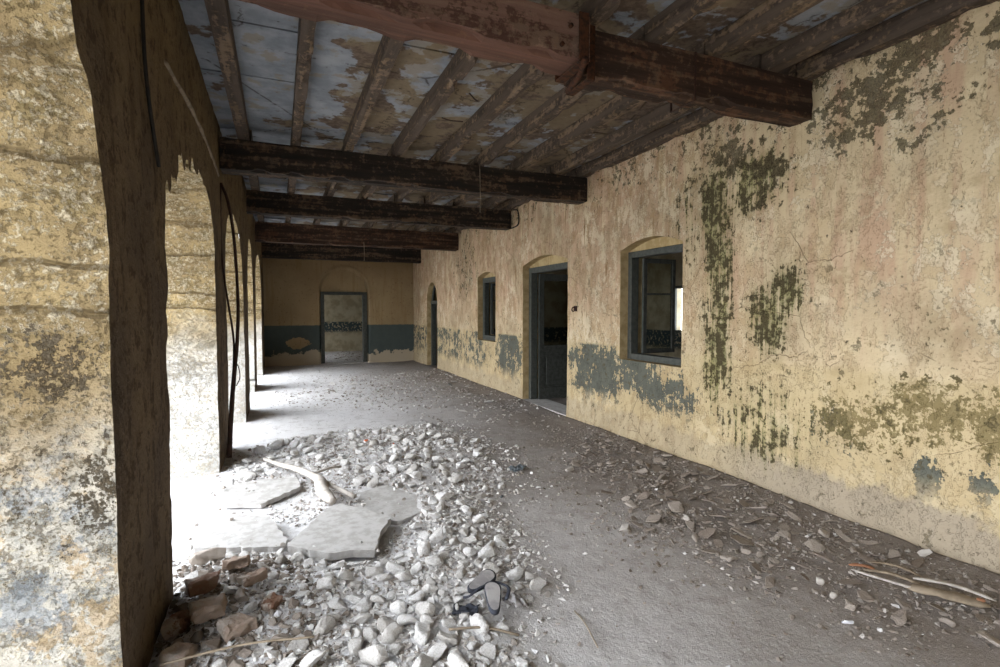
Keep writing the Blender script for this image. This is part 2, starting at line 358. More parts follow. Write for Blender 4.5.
M['bluerag'] = mat_plain('blue_grey_rag', '#6c7378', '#585e62', .9)
M['white'] = mat_plain('white_paper', '#cfcfd2', '#bdbdc2', .8)
M['straw'] = mat_plain('dry_straw', '#8f8270', '#776a59', .9)
def mat_room():
    t = NT('dim_room_limewash', .95, .1); X, Y, Z = t.xyz(); n = t.noise(3, 6, .6); n3 = t.noise(14, 5, .6)
    col = t.mix(t.step(n, .4, .62), '#a39a84', '#8a8069')
    d = t.math('MULTIPLY', t.step(Z, 1.16, 1.13), t.step(t.math('ADD', Z, t.math('MULTIPLY', n3, -.3)), .55, .66))
    return t.done(t.mix(t.math('MULTIPLY', d, t.step(n3, .40, .46)), col, '#3a4446'), n, .3, .01)
M['room'] = mat_room()
def mat_glass():
    t = NT('dirty_window_glass', .12, .5)
    t.b.inputs['Transmission Weight'].default_value = 1.0; t.b.inputs['IOR'].default_value = 1.02
    n = t.noise(9, 5); t.b.inputs['Roughness'].default_value = .06
    t.put(t.b.inputs['Base Color'], '#c9cdc8'); return t.m
M['glass'] = mat_glass()

# ------------------------------------------------------------------ mesh helpers
def link_mesh(name, me, mats, parent=None, smooth=False):
    o = bpy.data.objects.new(name, me); COL.objects.link(o)
    for m in (mats if isinstance(mats, (list, tuple)) else [mats]): me.materials.append(m)
    if smooth: me.polygons.foreach_set('use_smooth', [True]*len(me.polygons))
    if parent: o.parent = parent
    return o
def pymesh(name, V, F, mats, parent=None, smooth=False, mi=None):
    me = bpy.data.meshes.new(name); me.from_pydata([tuple(v) for v in V], [], [tuple(f) for f in F]); me.update()
    o = link_mesh(name, me, mats, parent, smooth)
    if mi is not None: me.polygons.foreach_set('material_index', mi)
    return o
def tag(o, label, cat, group=None, kind=None):
    o['label'] = label; o['category'] = cat
    if group: o['group'] = group
    if kind: o['kind'] = kind
    return o
def empty(name, loc=(0, 0, 0), rz=0):
    o = bpy.data.objects.new(name, None); COL.objects.link(o); o.location = loc; o.rotation_euler = (0, 0, rz); o.empty_display_size = .1
    return o
def box_bm(bm, x0, x1, y0, y1, z0, z1):
    v = [bm.verts.new(p) for p in ((x0, y0, z0), (x1, y0, z0), (x1, y1, z0), (x0, y1, z0), (x0, y0, z1), (x1, y0, z1), (x1, y1, z1), (x0, y1, z1))]
    for f in ((0, 3, 2, 1), (4, 5, 6, 7), (0, 1, 5, 4), (1, 2, 6, 5), (2, 3, 7, 6), (3, 0, 4, 7)): bm.faces.new([v[i] for i in f])
def boxes(name, bl, mat, parent=None, bevel=.004):
    bm = bmesh.new()
    for b in bl: box_bm(bm, *b)
    if bevel: bmesh.ops.bevel(bm, geom=list(bm.edges), offset=bevel, segments=1, affect='EDGES')
    me = bpy.data.meshes.new(name); bm.to_mesh(me); bm.free()
    return link_mesh(name, me, mat, parent)
def tube(name, pts, rad, mat, parent=None, n=10, rough=0.0, seed=0, flat=1.0):
    pts = [Vector(p) for p in pts]; N = len(pts); rad = rad if isinstance(rad, (list, tuple)) else [rad]*N
    V = []; F = []; up = Vector((0, 0, 1)); rnd = random.Random(seed)
    prev = None
    for i, p in enumerate(pts):
        d = (pts[min(i+1, N-1)] - pts[max(i-1, 0)]).normalized()
        a = prev - d*prev.dot(d) if prev else (up.cross(d) if abs(d.dot(up)) < .95 else Vector((1, 0, 0)).cross(d))
        a.normalize(); b = d.cross(a); prev = a
        for k in range(n):
            t = 2*math.pi*k/n; r = rad[i]*(1+rough*(rnd.random()-.5))
            V.append(p + a*math.cos(t)*r + b*math.sin(t)*r*flat)
    for i in range(N-1):
        for k in range(n): F.append((i*n+k, i*n+(k+1) % n, (i+1)*n+(k+1) % n, (i+1)*n+k))
    F.append(tuple(range(n))[::-1]); F.append(tuple(range((N-1)*n, N*n)))
    return pymesh(name, V, F, mat, parent, True)
def spline(pts, k=6):
    out = []; P = [Vector(p) for p in pts]; P = [P[0]*2-P[1]] + P + [P[-1]*2-P[-2]]
    for i in range(1, len(P)-2):
        for j in range(k):
            t = j/k; a, b, c, d = P[i-1:i+3]
            out.append(.5*((2*b)+(c-a)*t+(2*a-5*b+4*c-d)*t*t+(3*b-a-3*c+d)*t**3))
    out.append(P[-2]); return out

def grid_wall(name, u0, u1, v0, v1, cell, openings, fn, depth, mats, flip=False, disp=None, nd=1, jdisp=None, back=True):
    """plastered wall: (u, v) grid with openings (polygons in u, v), fn(u, v, d) -> xyz, jambs run from d=0 to d=depth; material 0 face, 1 jamb"""
    def lines(a, b, ex):
        L = list(np.linspace(a, b, int(round((b-a)/cell))+1))
        for e in ex:
            if a < e < b:
                i = int(np.argmin([abs(q-e) for q in L]))
                if 0 < i < len(L)-1: L[i] = e
        return np.array(sorted(set(L)))
    us = lines(u0, u1, [p for o in openings for p in (min(q[0] for q in o), max(q[0] for q in o))])
    vs = lines(v0, v1, [p for o in openings for p in (min(q[1] for q in o), max(q[1] for q in o))])
    U, Vv = np.meshgrid(us, vs, indexing='ij'); nu, nv = U.shape
    cu = (U[:-1, :-1]+U[1:, 1:])/2; cv = (Vv[:-1, :-1]+Vv[1:, 1:])/2
    rem = np.zeros(cu.shape, int)
    for k, o in enumerate(openings): rem[inside(cu, cv, o)] = k+1
    touch = np.zeros((nu, nv), int)
    for a in (0, 1):
        for b in (0, 1):
            sl = touch[a:nu-1+a, b:nv-1+b]; np.maximum(sl, rem, out=sl)
    keepv = np.zeros((nu, nv), bool)
    for a in (0, 1):
        for b in (0, 1): keepv[a:nu-1+a, b:nv-1+b] |= rem == 0
    for k, o in enumerate(openings):
        m = (touch == k+1) & keepv
        m &= (Vv > v0+1e-6)
        x, y, _ = nearest(U[m], Vv[m], o); U[m] = x; Vv[m] = y
    D0 = np.zeros_like(U) if disp is None else disp(U, Vv)
    ids = -np.ones((nu, nv), int); ids[keepv] = np.arange(keepv.sum())
    V = list(fn(U[keepv], Vv[keepv], D0[keepv])); F = []; MI = []
    q = np.argwhere(rem == 0)
    for i, j in q:
        f = (ids[i, j], ids[i+1, j], ids[i+1, j+1], ids[i, j+1]); F.append(f[::-1] if flip else f); MI.append(0)
    nf = len(V)
    if back:
        V += list(fn(U[keepv], Vv[keepv], np.full(keepv.sum(), depth)))
        for i, j in q:
            f = (ids[i, j]+nf, ids[i+1, j]+nf, ids[i+1, j+1]+nf, ids[i, j+1]+nf); F.append(f if flip else f[::-1]); MI.append(0)
    # jambs
    edges = []
    R = rem
    for i in range(nu-1):
        for j in range(nv-1):
            if R[i, j]: continue
            for (di, dj, a, b) in ((1, 0, (i+1, j), (i+1, j+1)), (-1, 0, (i, j+1), (i, j)), (0, 1, (i+1, j+1), (i, j+1)), (0, -1, (i, j), (i+1, j))):
                x, y = i+di, j+dj
                if 0 <= x < nu-1 and 0 <= y < nv-1 and R[x, y]: edges.append((a, b))
    cache = {}
    def jv(a, k):
        if (a, k) not in cache:
            u, v = U[a], Vv[a]; d = D0[a] + (depth-D0[a])*k/nd
            if jdisp is not None and 0 < k: u, v = jdisp(u, v, d, k/nd)
            elif jdisp is not None: u, v = jdisp(u, v, d, 0)
            cache[(a, k)] = len(V); V.append(fn(np.array([u]), np.array([v]), np.array([d]))[0])
        return cache[(a, k)]
    for a, b in edges:
        for k in range(nd):
            f = (jv(b, k), jv(a, k), jv(a, k+1), jv(b, k+1)); F.append(f[::-1] if flip else f); MI.append(1)
    return pymesh(name, V, F, mats, None, True, MI)

# ------------------------------------------------------------------ floor height
R1 = [(-.55, 3.33), (-.55, 3.7), (-.27, 3.8), (.28, 3.45), (.60, 3.30), (.85, 3.7), (1.04, 4.21), (1.46, 3.92), (1.38, 2.64), (1.03, 2.41), (.99, 2.09), (1.05, 1.45), (-.35, 1.5), (-.5, 2.3)]
R2 = [(-.5, 5.88), (.21, 6.92), (2.04, 7.08), (2.2, 5.6), (1.85, 4.29), (1.42, 3.82), (.95, 4.1), (.60, 5.0), (.1, 5.5), (-.35, 5.3)]
R3 = [(3.88, 6.01), (3.88, 3.87), (3.86, 2.35), (3.86, 1.2), (3.11, 1.3), (2.74, 1.8), (2.46, 2.58), (2.37, 3.32), (2.84, 4.92)]
R4 = [(.32, 10.02), (1.47, 13), (3.8, 13.2), (3.85, 8.6), (3.3, 7.1), (2.2, 8.27)]
RB = [(-.55, 2.35), (-.55, 3.6), (-.1, 3.55), (.20, 3.1), (.14, 2.6), (-.05, 2.1), (-.25, 1.7), (-.5, 1.7)]
def ss(v, a, b):
    t = np.clip((v-a)/(b-a), 0, 1); return t*t*(3-2*t)
def hf(x, y):
    x = np.asarray(x, float); y = np.asarray(y, float)
    h = .012*fbm(x*1.3, y*1.3, seed=3) + .010*(fbm(x*7, y*7, seed=5)-.5) + .008*(fbm(x*22, y*22, seed=8)-.5)
    h = h + .055*ss(sdist(x, y, R1), -.25, .35)*(.6+.8*fbm(x*4, y*4, seed=9))
    h = h + .05*ss(sdist(x, y, R2), -.35, .45)*(.5+.9*fbm(x*3, y*3, seed=10))
    h = h + .035*ss(sdist(x, y, R3), -.5, .6)*(.4+fbm(x*3, y*3, seed=11))
    h = h + .03*ss(sdist(x, y, R4), -.8, .6)*(.4+fbm(x*2, y*2, seed=12))
    h = h + .05*ss(sdist(x, y, RB), -.25, .2)
    h = h + .03*ss(x, 3.45, 3.95)*(.4+fbm(x*2, y*1.5, seed=14))
    return h - .012

# ------------------------------------------------------------------ structure
D = 3.945
rng = np.random.default_rng(4)
def noise_poly(P, amp, step=.05, seed=1, frm=None):
    out = []; rr = random.Random(seed)
    for i in range(len(P)):
        a = P[i]; b = P[(i+1) % len(P)]; L = math.hypot(b[0]-a[0], b[1]-a[1]); n = max(1, int(L/step))
        for k in range(n):
            t = k/n; x = a[0]+(b[0]-a[0])*t; y = a[1]+(b[1]-a[1])*t
            s = amp*(1 if (frm is None or frm(x, y)) else .25)
            if y > -.3: x += s*(rr.random()-.5)*2; y += s*(rr.random()-.5)*2
            out.append((x, y))
    return out
# floor
xs = np.concatenate([np.linspace(-1.5, 4.45, 200)]); ys = np.concatenate([np.linspace(-5, .9, 40), np.linspace(.95, 7, 250), np.linspace(7.06, 16.45, 130)])
Xg, Yg = np.meshgrid(xs, ys, indexing='ij'); Zg = hf(Xg, Yg)
Zg = np.where(Xg > D-.01, np.minimum(Zg, .0), Zg)
n0, n1_ = Xg.shape
V = np.stack([Xg.ravel(), Yg.ravel(), Zg.ravel()], 1)
I = np.arange(n0*n1_).reshape(n0, n1_)
F = np.stack([I[:-1, :-1].ravel(), I[1:, :-1].ravel(), I[1:, 1:].ravel(), I[:-1, 1:].ravel()], 1)
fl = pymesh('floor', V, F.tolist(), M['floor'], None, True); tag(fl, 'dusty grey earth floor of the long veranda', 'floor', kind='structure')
def plane(name, x0, x1, y0, y1, z, mat, label, cat, th=.05):
    o = boxes(name, [(x0, x1, y0, y1, z-th, z)], mat, bevel=0); return tag(o, label, cat, kind='structure')
plane('ground', -40, -1.5, -30, 45, -.05, M['concrete'], 'pale ground outside the arcade', 'ground')

# right wall with door, two windows and the far door
def seg_arch(a, b, z0, zs, za, n=10):
    P = [(b, z0), (b, zs)]
    for i in range(1, n):
        t = i/n; x = b+(a-b)*t; P.append((x, zs+(za-zs)*math.sin(math.pi*t)))
    return P + [(a, zs), (a, z0)]
W_OPEN = [seg_arch(6.87, 8.43, -.3, 2.36, 2.48), seg_arch(4.45, 5.56, .985, 2.33, 2.44), seg_arch(9.70, 10.72, .965, 2.29, 2.38),
          [(14.95, -.3), (13.88, -.3)] + [(14.415-.535*math.cos(math.pi*i/14), 1.84+.535*math.sin(math.pi*i/14)) for i in range(15)]]
W_OPEN[3] = W_OPEN[3]
def rfn(u, v, d): return np.stack([D+d, u, v], 1)
def rdisp(u, v): return -.012*(fbm(u*2.2, v*2.2, seed=21)-.5) - .010*(fbm(u*9, v*9, seed=22)-.5) - .012*ss(.3-v, 0, .4) + np.where((u > 15.35), -.05, 0)
o = grid_wall('wall_right', -5, 16.45, -.3, 3.7, .045, W_OPEN, rfn, .38, [M['rwall'], M['reveal']], True, rdisp, 1)
tag(o, 'long cream wall with peeling limewash, moss streaks and slate dado remnants', 'wall', kind='structure')

# back wall
B_OPEN = [[(1.13, -.3), (1.13, 2.14), (2.47, 2.14), (2.47, -.3)]]
def bfn(u, v, d): return np.stack([u, 16.4+d, v], 1)
def bdisp(u, v):
    r = np.hypot(u-1.8, v-2.13); rec = (((r < .70) & (v >= 2.13)) | ((abs(u-1.8) < .70) & (v < 2.13)))
    rim = np.exp(-((r-.74)/.035)**2)*(v > 2.1)
    return .10*rec - .035*rim + .012*(fbm(u*2, v*2, seed=31)-.5)
o = grid_wall('wall_back', -.9, 4.05, -.3, 3.7, .04, B_OPEN, bfn, .38, [M['bwall'], M['reveal']], False, bdisp, 1)
tag(o, 'dim end wall with dark slate dado and arched door recess', 'wall', kind='structure')

# arcade on the left
def xin(y):
    return -.56 + .10*ss(np.asarray(y, float), 6.9, 8.4) + .06*ss(np.asarray(y, float), 12.2, 14.3)
A_OPEN = [
    noise_poly([(2.31, -.3), (2.30, 1.0), (2.29, 1.8), (2.27, 1.97), (2.21, 2.18), (2.17, 2.32), (2.03, 2.39), (2.0, 2.53), (1.8, 2.72), (1.4, 2.88), (.95, 2.95), (.4, 2.85), (.0, 2.55), (-.2, 2.2), (-.25, 1.8), (-.25, -.3)], .006, .06, 2),
    noise_poly([(5.76, -.3), (5.76, 2.1), (5.66, 2.38), (5.40, 2.58), (5.1, 2.66), (4.76, 2.70), (4.6, 2.60), (4.45, 2.71), (4.33, 2.56), (4.24, 2.64), (4.1, 2.50), (3.98, 2.60), (3.87, 2.55), (3.78, 2.38), (3.6, 2.40), (3.55, 2.26), (3.44, 2.34), (3.38, 2.12), (3.34, 1.95), (3.40, 1.80), (3.33, 1.62), (3.32, 1.0), (3.32, -.3)], .02, .04, 3),
    noise_poly([(8.3, -.3), (8.3, 1.9), (8.2, 2.3), (7.95, 2.65), (7.6, 2.82), (7.25, 2.75), (7.0, 2.45), (6.88, 2.0), (6.85, -.3)], .012, .06, 4),
    noise_poly([(11.35, -.3), (11.35, 2.0), (11.2, 2.4), (10.8, 2.75), (10.35, 2.85), (9.9, 2.72), (9.55, 2.4), (9.42, 2.0), (9.4, -.3)], .012, .06, 5),
    noise_poly([(14.25, -.3), (14.25, 2.0), (14.1, 2.45), (13.7, 2.78), (13.3, 2.86), (12.9, 2.75), (12.6, 2.4), (12.46, 2.0), (12.45, -.3)], .012, .06, 6),
    [(-1.3, -.3), (-1.3, 1.9), (-1.6, 2.5), (-2.3, 2.9), (-3.0, 2.9), (-3.8, 2.5), (-4.2, 1.9), (-4.2, -.3)]]
def afn(u, v, d): return np.stack([xin(u)-d, u, v], 1)
def adisp(u, v):
    return -.012*(fbm(u*3, v*1.5, seed=41)-.5) - .012*(fbm(u*11, v*6, seed=42)-.5)
def ajd(u, v, d, k):
    # soft rolled courses in the thick plaster of the jambs
    s = 1 if abs(u - round(u, 9)) < 1 else 1
    q_ = v*1.9+.12*float(vn(v*2.0, d*3, seed=44)); a = (.065*abs(math.sin(q_*math.pi))**.6-.045)*float(ss(v, 1.45, 1.65)) + .03*(float(fbm(v*5, d*7, seed=45))-.5)
    if k == 0: a *= .35
    return u + (a if v < 2.9 else 0), v
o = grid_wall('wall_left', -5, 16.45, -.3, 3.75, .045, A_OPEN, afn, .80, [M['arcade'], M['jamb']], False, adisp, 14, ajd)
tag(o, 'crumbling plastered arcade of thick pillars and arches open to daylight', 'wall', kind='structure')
# wall behind the viewer
o = grid_wall('wall_near', -1.4, 4.05, -.3, 3.7, .2, [], lambda u, v, d: np.stack([u, -5-d, v], 1), .3, [M['room'], M['room']], True, None)
tag(o, 'plain limewashed wall closing the veranda behind the viewer', 'wall', kind='structure')

# ceiling: stone slabs between rafters, each a hair off its neighbours
RX = [-.31, .21, .77, 1.33, 1.88, 2.40, 2.93, 3.48, 3.90]
BEAMS = [(-3.2, -2.98), (-.15, .08), (3.0, 3.2), (6.33, 6.56), (8.92, 9.13), (12.0, 12.22), (15.4, 15.62)]
bm = bmesh.new(); rr = random.Random(5)
xe = [-.75] + RX + [4.0]
ye = -5.0
yl = [ye]
while ye < 16.4: ye += rr.uniform(.75, 1.3); yl.append(min(ye, 16.45))
for i in range(len(xe)-1):
    off = [yl[0]] + [y+rr.uniform(-.25, .25) for y in yl[1:-1]] + [yl[-1]]
    for j in range(len(off)-1):
        z = 3.56+rr.uniform(0, .018); box_bm(bm, xe[i]-.0, xe[i+1]+.0, off[j]+.004, off[j+1]-.004, z, 3.75)
box_bm(bm, -1.5, 4.5, -5.2, 16.9, 3.76, 3.95)
me = bpy.data.meshes.new('ceiling'); bm.to_mesh(me); bm.free()
o = link_mesh('ceiling', me, M['ceil']); tag(o, 'stone slab ceiling with flaking blue-white wash and brown patches', 'ceiling', kind='structure')

def rough_beam(name, x0, x1, y0, y1, z0, z1, mat, axis=0, seed=0, amp=.008, cell=.035, parent=None, mat2=None):
    """weathered timber: box with displaced skin, chipped lower edges"""
    lo = np.array([x0, y0, z0]); hi = np.array([x1, y1, z1]); L = hi-lo
    nn = [max(2, int(round(l/(cell*(2.0 if a == axis else 1))))) for a, l in enumerate(L)]
    nn = [min(n, 110) for n in nn]
    idx = {}; V = []; F = []; MI = []
    def vid(i, j, k):
        if (i, j, k) not in idx: idx[(i, j, k)] = len(V); V.append((lo[0]+L[0]*i/nn[0], lo[1]+L[1]*j/nn[1], lo[2]+L[2]*k/nn[2]))
        return idx[(i, j, k)]
    a, b, c = nn
    for i in range(a):
        for j in range(b):
            F.append((vid(i, j, 0), vid(i, j+1, 0), vid(i+1, j+1, 0), vid(i+1, j, 0))); MI.append(1)
            F.append((vid(i, j, c), vid(i+1, j, c), vid(i+1, j+1, c), vid(i, j+1, c))); MI.append(0)
    for i in range(a):
        for k in range(c):
            F.append((vid(i, 0, k), vid(i+1, 0, k), vid(i+1, 0, k+1), vid(i, 0, k+1))); MI.append(0)
            F.append((vid(i, b, k), vid(i, b, k+1), vid(i+1, b, k+1), vid(i+1, b, k))); MI.append(0)
    for j in range(b):
        for k in range(c):
            F.append((vid(0, j, k), vid(0, j, k+1), vid(0, j+1, k+1), vid(0, j+1, k))); MI.append(0)
            F.append((vid(a, j, k), vid(a, j+1, k), vid(a, j+1, k+1), vid(a, j, k+1))); MI.append(0)
    V = np.array(V); s = np.array([9., 9., 9.]); s[axis] = 1.5; q = V*s
    cen = (lo+hi)/2; t = (V-cen)/(L/2)
    for ax in range(3):
        if ax == axis: continue
        on = np.abs(t[:, ax]) > .99; V[on, ax] += (np.sign(t[:, ax])*amp*2*(fbm(q[:, 0], q[:, 1], q[:, 2], seed=seed+ax*7, oc=3)-.5))[on]
    oth = [ax for ax in (0, 1) if ax != axis][0]
    ed = (t[:, 2] < -.99) & (np.abs(t[:, oth]) > .6)      # chipped arrises
    ch = np.maximum(0, vn(V[:, axis]*6, 0*V[:, 0], seed=seed+50)-.55)*.10*(amp/.008)
    V[ed, 2] += ch[ed]; V[ed, oth] -= (np.sign(t[:, oth])*ch*.35)[ed]
    return pymesh(name, V, F, [mat, mat2 or mat], parent, False, MI)
BL = {0: 'dark timber ceiling beam behind the viewer, farthest back', 1: 'dark timber ceiling beam just above and behind the viewer',
      3: 'second dark ceiling beam, its left end at the second pillar', 4: 'third dark ceiling beam, just beyond the second one',
      5: 'fourth ceiling beam, brown, near the small window', 6: 'lowest farthest black ceiling beam before the end wall'}
ZB = {0: 3.10, 1: 3.10, 3: 3.085, 4: 3.075, 5: 3.01, 6: 2.985}
for k, (a, b) in enumerate(BEAMS):
    if k == 2: continue
    o = rough_beam('ceiling_beam', -.545 if k < 4 else -.43, D-.012, a, b, ZB[k], 3.408, M['beamblack'] if k in (3, 4, 6) else M['beamdark'], 0, 60+k)
    tag(o, BL[k], 'beam', 'timber ceiling beams')
bt = empty('ceiling_beam', (1.8, 3.0, 3.1)); tag(bt, 'nearest ceiling beam, flaking red paint on the left, dark spliced timber on the right', 'beam', 'timber ceiling beams')
def kid(o, p):
    o.parent = p; o.matrix_parent_inverse = Matrix.Translation(-Vector(p.location)); return o
lt = rough_beam('timber', -.545, 1.80, 2.88, 3.13, 3.135, 3.408, M['beamred'], 0, 71, .009, mat2=M['split'])
for v in lt.data.vertices:
    if v.co.z < 3.3: v.co.z += .055*(1-(v.co.x+.545)/2.345)*(3.3-v.co.z)/.165
o = kid(lt, bt); o['label'] = 'red-painted left timber with raw split underside'
kid(rough_beam('timber', 1.80, D-.012, 3.0, 3.2, 3.112, 3.408, M['beamdark'], 0, 72, .010), bt)
# strap around the splice
def strap(x, w, y0, y1, z0, z1, t=.012):
    return [(x-w, x+w, y0-t, y0, z0-t, z1), (x-w, x+w, y1, y1+t, z0-t, z1), (x-w, x+w, y0, y1, z0-t, z0)]
kid(boxes('iron_strap', strap(1.74, .035, 2.855, 3.145, 3.115, 3.405), M['rust']), bt)
kid(boxes('iron_strap', strap(1.86, .030, 2.965, 3.215, 3.075, 3.405), M['rust']), bt)
kid(boxes('iron_strap', strap(2.72, .010, 2.975, 3.215, 3.075, 3.405, .006), M['darkmetal']), bt)
kid(tube('bolt', [(1.72, 2.80, 3.105), (1.80, 3.0, 3.095), (1.84, 3.22, 3.09)], .020, M['rust'], None, 8, .15), bt)
rp = [(1.69, 2.84, 3.09)] + [(1.69+.035*math.sin(t), 2.84, 3.055+.035*math.cos(t)) for t in np.linspace(0, 2*math.pi, 17)]
kid(tube('ring', rp, .006, M['rust'], None, 6), bt)
for (bx, bz) in ((1.60, 3.2), (1.66, 3.32), (2.2, 3.3)):
    kid(tube('bolt', [(bx, 2.86 if bx < 1.8 else 2.98, bz), (bx, 2.90 if bx < 1.8 else 3.02, bz)], .014, M['rust'], None, 8), bt)

bays = ['behind the viewer', 'above the viewer', 'between the nearest red beam and the beam above the viewer', 'between the nearest and second ceiling beams', 'between the second and third ceiling beams', 'between the third and fourth ceiling beams', 'between the fourth and farthest ceiling beams', 'beyond the farthest ceiling beam']
mid = [-5.0] + [(a+b)/2 for a, b in BEAMS] + [16.40]
mid[3] = 3.06
places = ['beside the arcade', 'second from the arcade', 'third from the arcade', 'fourth from the arcade', 'in the middle of the row', 'fourth from the long wall', 'third from the long wall', 'second from the long wall', 'hard against the long wall']
for k in range(len(mid)-1):
    for i, x in enumerate(RX):
        jx = rr.uniform(-.012, .012) if i < 8 else -.03; w = .048 if i not in (0,) else .055
        o = rough_beam('ceiling_rafter', x+jx-w, x+jx+w, mid[k]+.004, mid[k+1]-.004, 3.412, 3.556, M['rafter'], 1, 100+k*13+i, .006, .05)
        short = {2: 'just before the nearest red beam', 3: 'beyond the nearest red beam'}.get(k, bays[k])
        tag(o, 'timber rafter %s, %s' % (places[i], bays[k] if k not in (2, 3) else short), 'rafter', 'rafters ' + bays[k])

# ------------------------------------------------------------------ right-hand openings
def frame(name, y0, y1, z0, z1, x, w, d, parent, mat, sill=True):
    bl = [(x, x+d, y0, y0+w, z0, z1), (x, x+d, y1-w, y1, z0, z1), (x, x+d, y0+w, y1-w, z1-w, z1)]
    if sill: bl.append((x, x+d, y0+w, y1-w, z0, z0+w))
    return kid(boxes(name, bl, mat, bevel=.004), parent)
XF = D+.115
# door_1
d1 = empty('door_1', (D, 7.65, 0)); tag(d1, 'tall doorway with slate-blue frame and half-glazed leaf swung inwards', 'door', kind='structure')
frame('door_frame', 6.87, 8.43, -.02, 2.33, XF, .095, .12, d1, M['bluepaint'], False)
kid(boxes('lunette', [(XF+.02, XF+.10, 6.87, 8.43, 2.335, 2.50)], M['reveal'], bevel=0), d1)
kid(boxes('threshold', [(D-.02, D+.40, 6.87, 8.43, -.04, .030)], M['slab'], bevel=.006), d1)
leaf = empty('door_leaf', (XF+.12, 8.325, 0)); kid(leaf, d1)
lx0 = XF+.13; lw = .70; ly = 8.30; th = .04
def lb(a, b, z0, z1, e=0.0): return (lx0+a, lx0+b, ly-th/2-e, ly+th/2+e, z0, z1)
kidl = lambda o: kid(o, d1)
bpy.data.objects.remove(leaf)
L = kidl(boxes('door_leaf', [lb(0, .10, .03, 2.23), lb(lw-.10, lw, .03, 2.23), lb(.10, lw-.10, .03, .24), lb(.10, lw-.10, .82, .98), lb(.10, lw-.10, 2.11, 2.23)], M['doorpaint']))
p = boxes('panel', [(lx0+.10, lx0+lw-.10, ly-.008, ly+.008, .24, .82), (lx0+.15, lx0+lw-.15, ly-.016, ly+.016, .29, .77)], M['doorpaint']); p.parent = L; 
p = boxes('pane', [(lx0+.10, lx0+lw-.10, ly-.003, ly+.003, .98, 2.11)], M['glass'], bevel=0); p.parent = L
# window_1 (large)
w1 = empty('window_1', (D, 5.0, 1.0)); tag(w1, 'large window opening with slate-blue frame and casement open inwards', 'window', kind='structure')
frame('window_frame', 4.45, 5.56, .985, 2.32, XF, .075, .11, w1, M['bluepaint'])
kid(boxes('lunette', [(XF+.02, XF+.10, 4.45, 5.56, 2.325, 2.46)], M['reveal'], bevel=0), w1)
def casement(y, x0, w, z0, z1, parent, bars=(1.80,)):
    y0, y1 = y-.018, y+.018; s = .055
    bl = [(x0, x0+s, y0, y1, z0, z1), (x0+w-s, x0+w, y0, y1, z0, z1), (x0+s, x0+w-s, y0, y1, z0, z0+s), (x0+s, x0+w-s, y0, y1, z1-s, z1)]
    for b in bars: bl.append((x0+s, x0+w-s, y0, y1, b-.012, b+.012))
    c = kid(boxes('casement', bl, M['doorpaint']), parent)
    p = boxes('pane', [(x0+s, x0+w-s, y-.003, y+.003, z0+s, z1-s)], M['glass'], bevel=0); p.parent = c
casement(5.42, XF+.12, .50, 1.06, 2.24, w1)
# window_2 (small far)
w2 = empty('window_2', (D, 10.2, 1.0)); tag(w2, 'narrow far window with slate-blue frame and casement ajar', 'window', kind='structure')
frame('window_frame', 9.70, 10.72, .965, 2.28, XF, .10, .11, w2, M['bluepaint'])
kid(boxes('lunette', [(XF+.02, XF+.10, 9.70, 10.72, 2.285, 2.40)], M['reveal'], bevel=0), w2)
casement(10.55, XF+.12, .46, 1.08, 2.17, w2)
# door_2 far arched
d2 = empty('door_2', (D, 14.4, 0)); tag(d2, 'narrow arched doorway with slate-blue frame beside the end wall', 'door', kind='structure')
frame('door_frame', 13.88, 14.95, -.02, 1.86, XF, .09, .12, d2, M['bluepaint'], False)
ap = [(XF+.05, 14.415+.50*math.cos(t), 1.84+.50*math.sin(t)) for t in np.linspace(0, math.pi, 19)]
kid(tube('arched_frame', ap, .04, M['bluepaint'], None, 8), d2)
kid(boxes('door_leaf', [(XF+.14, XF+.74, 14.80, 14.84, .03, 1.78), (XF+.24, XF+.64, 14.79, 14.85, .2, .8), (XF+.24, XF+.64, 14.79, 14.85, .95, 1.65)], M['bluepaint']), d2)
# door_3 in the end wall
d3 = empty('door_3', (1.8, 16.4, 0)); tag(d3, 'doorway in the end wall with dark slate-blue frame, no leaf', 'door', kind='structure')
kid(boxes('door_frame', [(1.13, 1.235, 16.43, 16.62, -.02, 2.14), (2.345, 2.47, 16.43, 16.62, -.02, 2.14), (1.235, 2.345, 16.43, 16.62, 2.05, 2.14)], M['bluepaint']), d3)
kid(boxes('threshold', [(1.13, 2.47, 16.38, 16.80, -.05, .02)], M['slab'], bevel=.006), d3)

# ------------------------------------------------------------------ rooms behind
def room(x0, x1, y0, y1, tagname, wins, skip=()):
    """plain shell: wall pieces of kind structure"""
    plane('room_floor', x0, x1, y0, y1, .0, M['floor'], 'dusty floor of the %s' % tagname, 'floor')
    plane('ceiling_room', x0-.1, x1+.1, y0-.1, y1+.1, 3.75, M['room'], 'ceiling of the %s' % tagname, 'ceiling', .1)
    if 'y0' not in skip: tag(boxes('wall_room_near', [(x0, x1, y0-.15, y0, 0, 3.7)], M['room'], bevel=0), 'near wall of the %s' % tagname, 'wall', kind='structure')
    if 'y1' not in skip: tag(boxes('wall_room_far', [(x0, x1, y1, y1+.15, 0, 3.7)], M['room'], bevel=0), 'far wall of the %s' % tagname, 'wall', kind='structure')
